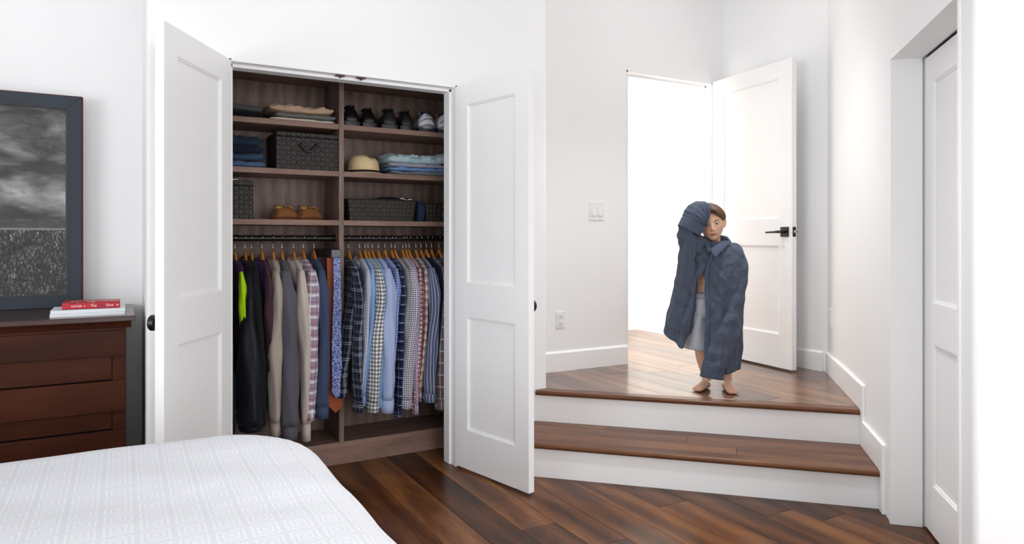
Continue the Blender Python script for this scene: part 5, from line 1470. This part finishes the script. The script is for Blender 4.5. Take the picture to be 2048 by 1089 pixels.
# collar : stand around the neck, two pointed flaps
def nk(an, r, z, yo=0): return (G(1433, 0)[0]+r*1.05*math.cos(an), .022+r*math.sin(an)+yo, z)
m = MB(); rings = []
zc = G(0, 487)[1]
for (r, dz) in ((.058, -.004), (.056, .012), (.060, .030), (.066, .036), (.078, .020), (.088, -.004)):
    rings.append([nk(math.radians(-42+k*264/30), r, zc+dz+.012*math.sin(math.radians(-42+k*264/30))) for k in range(31)])
m.loft(rings, False, False); m.build('collar_stand', SHP, shirt, smooth=True, solid=.003)
def flap(name, pts, bulge=.006):
    # pts: inner-top, outer-top, tip, inner-bottom (px, py, y)
    q = [L3(a, b_, c_) for a, b_, c_ in pts]; n_ = 10; vs = []; fs = []
    for i in range(n_+1):
        for j in range(n_+1):
            u_, v_ = i/n_, j/n_
            p = (q[0]*(1-u_)+q[1]*u_)*(1-v_)+(q[3]*(1-u_)+q[2]*u_)*v_
            p.y -= bulge*math.sin(PI*u_)*math.sin(PI*v_)+.003
            vs.append(p)
    for i in range(n_):
        for j in range(n_): a = i*(n_+1)+j; fs.append((a, a+1, a+n_+2, a+n_+1))
    m = MB(); m.add(vs, fs); o = m.build(name, SHP, shirt, smooth=True, solid=.0035); return o
fr_ = flap('collar_flap', [(1446, 481, -.045), (1462, 484, -.050), (1430, 517, -.140), (1419, 499, -.120)])
flap('collar_flap', [(1418, 478, -.035), (1409, 487, -.045), (1415, 505, -.132), (1421, 503, -.118)], .004)
for a, b_, c_ in ((1430, 513, -.148),):
    p = L3(a, b_, c_); MB().cyl(p+Vector((0, -.003, 0)), p, .004, 12).build('collar_button', btn, fr_)
# chest pocket and shoulder seams
def on_shirt(px, py, off=.0035):
    f = ((py-484)/(742-484))**(1/1.05); k = max(1, min(NR-1, int(f*NR))); tx = L3(px, py, -.11).x
    best = min(range(0, int(NC*.3)), key=lambda j: abs(bodyv[k*(NC+1)+j][0]-tx)); p = Vector(bodyv[k*(NC+1)+best]); return p+Vector((0, -off, 0))
# shorts
shm = NT('grey_shorts', .9, .15); o = shm.obj(); c = shm.mix(shm.noise(o, 300, 2), hexc('#a9abb6'), hexc('#c6c8d0')); shm.bump(shm.noise(o, 60, 3), .3, .004); shm.col(c)
shorts = thing('shorts'); shorts.parent = person
cxs = G(1412, 0)[0]; m = MB()
def ssec(z, a, b_, n=44, w_=0): return [(cxs+a*math.cos(2*PI*i/n), .004+b_*math.sin(2*PI*i/n)+w_*math.sin(i*1.7), z) for i in range(n)]
m.loft([ssec(.552, .103, .080), ssec(.53, .105, .082, w_=.002), ssec(.49, .112, .088, w_=.003), ssec(.45, .116, .090, w_=.003), ssec(.415, .116, .088, w_=.002)], True, False); m.build('shorts_seat', shm.m, shorts, smooth=True, solid=.002)
for sg in (-1, 1):
    rings = []
    for k, (z, ox_, a, b_) in enumerate(((.445, .050, .064, .078), (.40, .054, .066, .078), (.34, .056, .066, .078), (.28, .057, .067, .078), (.250, .057, .068, .079), (.247, .057, .068, .079), (.232, .057, .0685, .079))):
        rings.append([(cxs+sg*ox_*.92-(.004 if sg < 0 else 0)+(a+.002*math.sin(i*1.4+k))*math.cos(2*PI*i/40), .004+(b_+.003*math.sin(i*1.1+k*.7))*math.sin(2*PI*i/40), z+(.006 if sg < 0 else 0)*math.cos(2*PI*i/40)*-1) for i in range(40)])
    m = MB(); m.loft(rings, True, False); m.build('shorts_leg', shm.m, shorts, smooth=True, solid=.002)
m = MB(); m.loft([ssec(.552, .104, .081), ssec(.560, .104, .081), ssec(.548, .109, .086), ssec(.524, .110, .087), ssec(.522, .106, .084)], True, False)
wb = m.build('waistband', C('waistband', '#a3a5b4', heather=.3), shorts, smooth=True)
m = MB(); m.tube([(cxs-.004, -.086, .538), (cxs-.012, -.094, .52), (cxs-.010, -.096, .49)], .002, 6); m.build('drawstring', M['plastic'], wb, smooth=True)
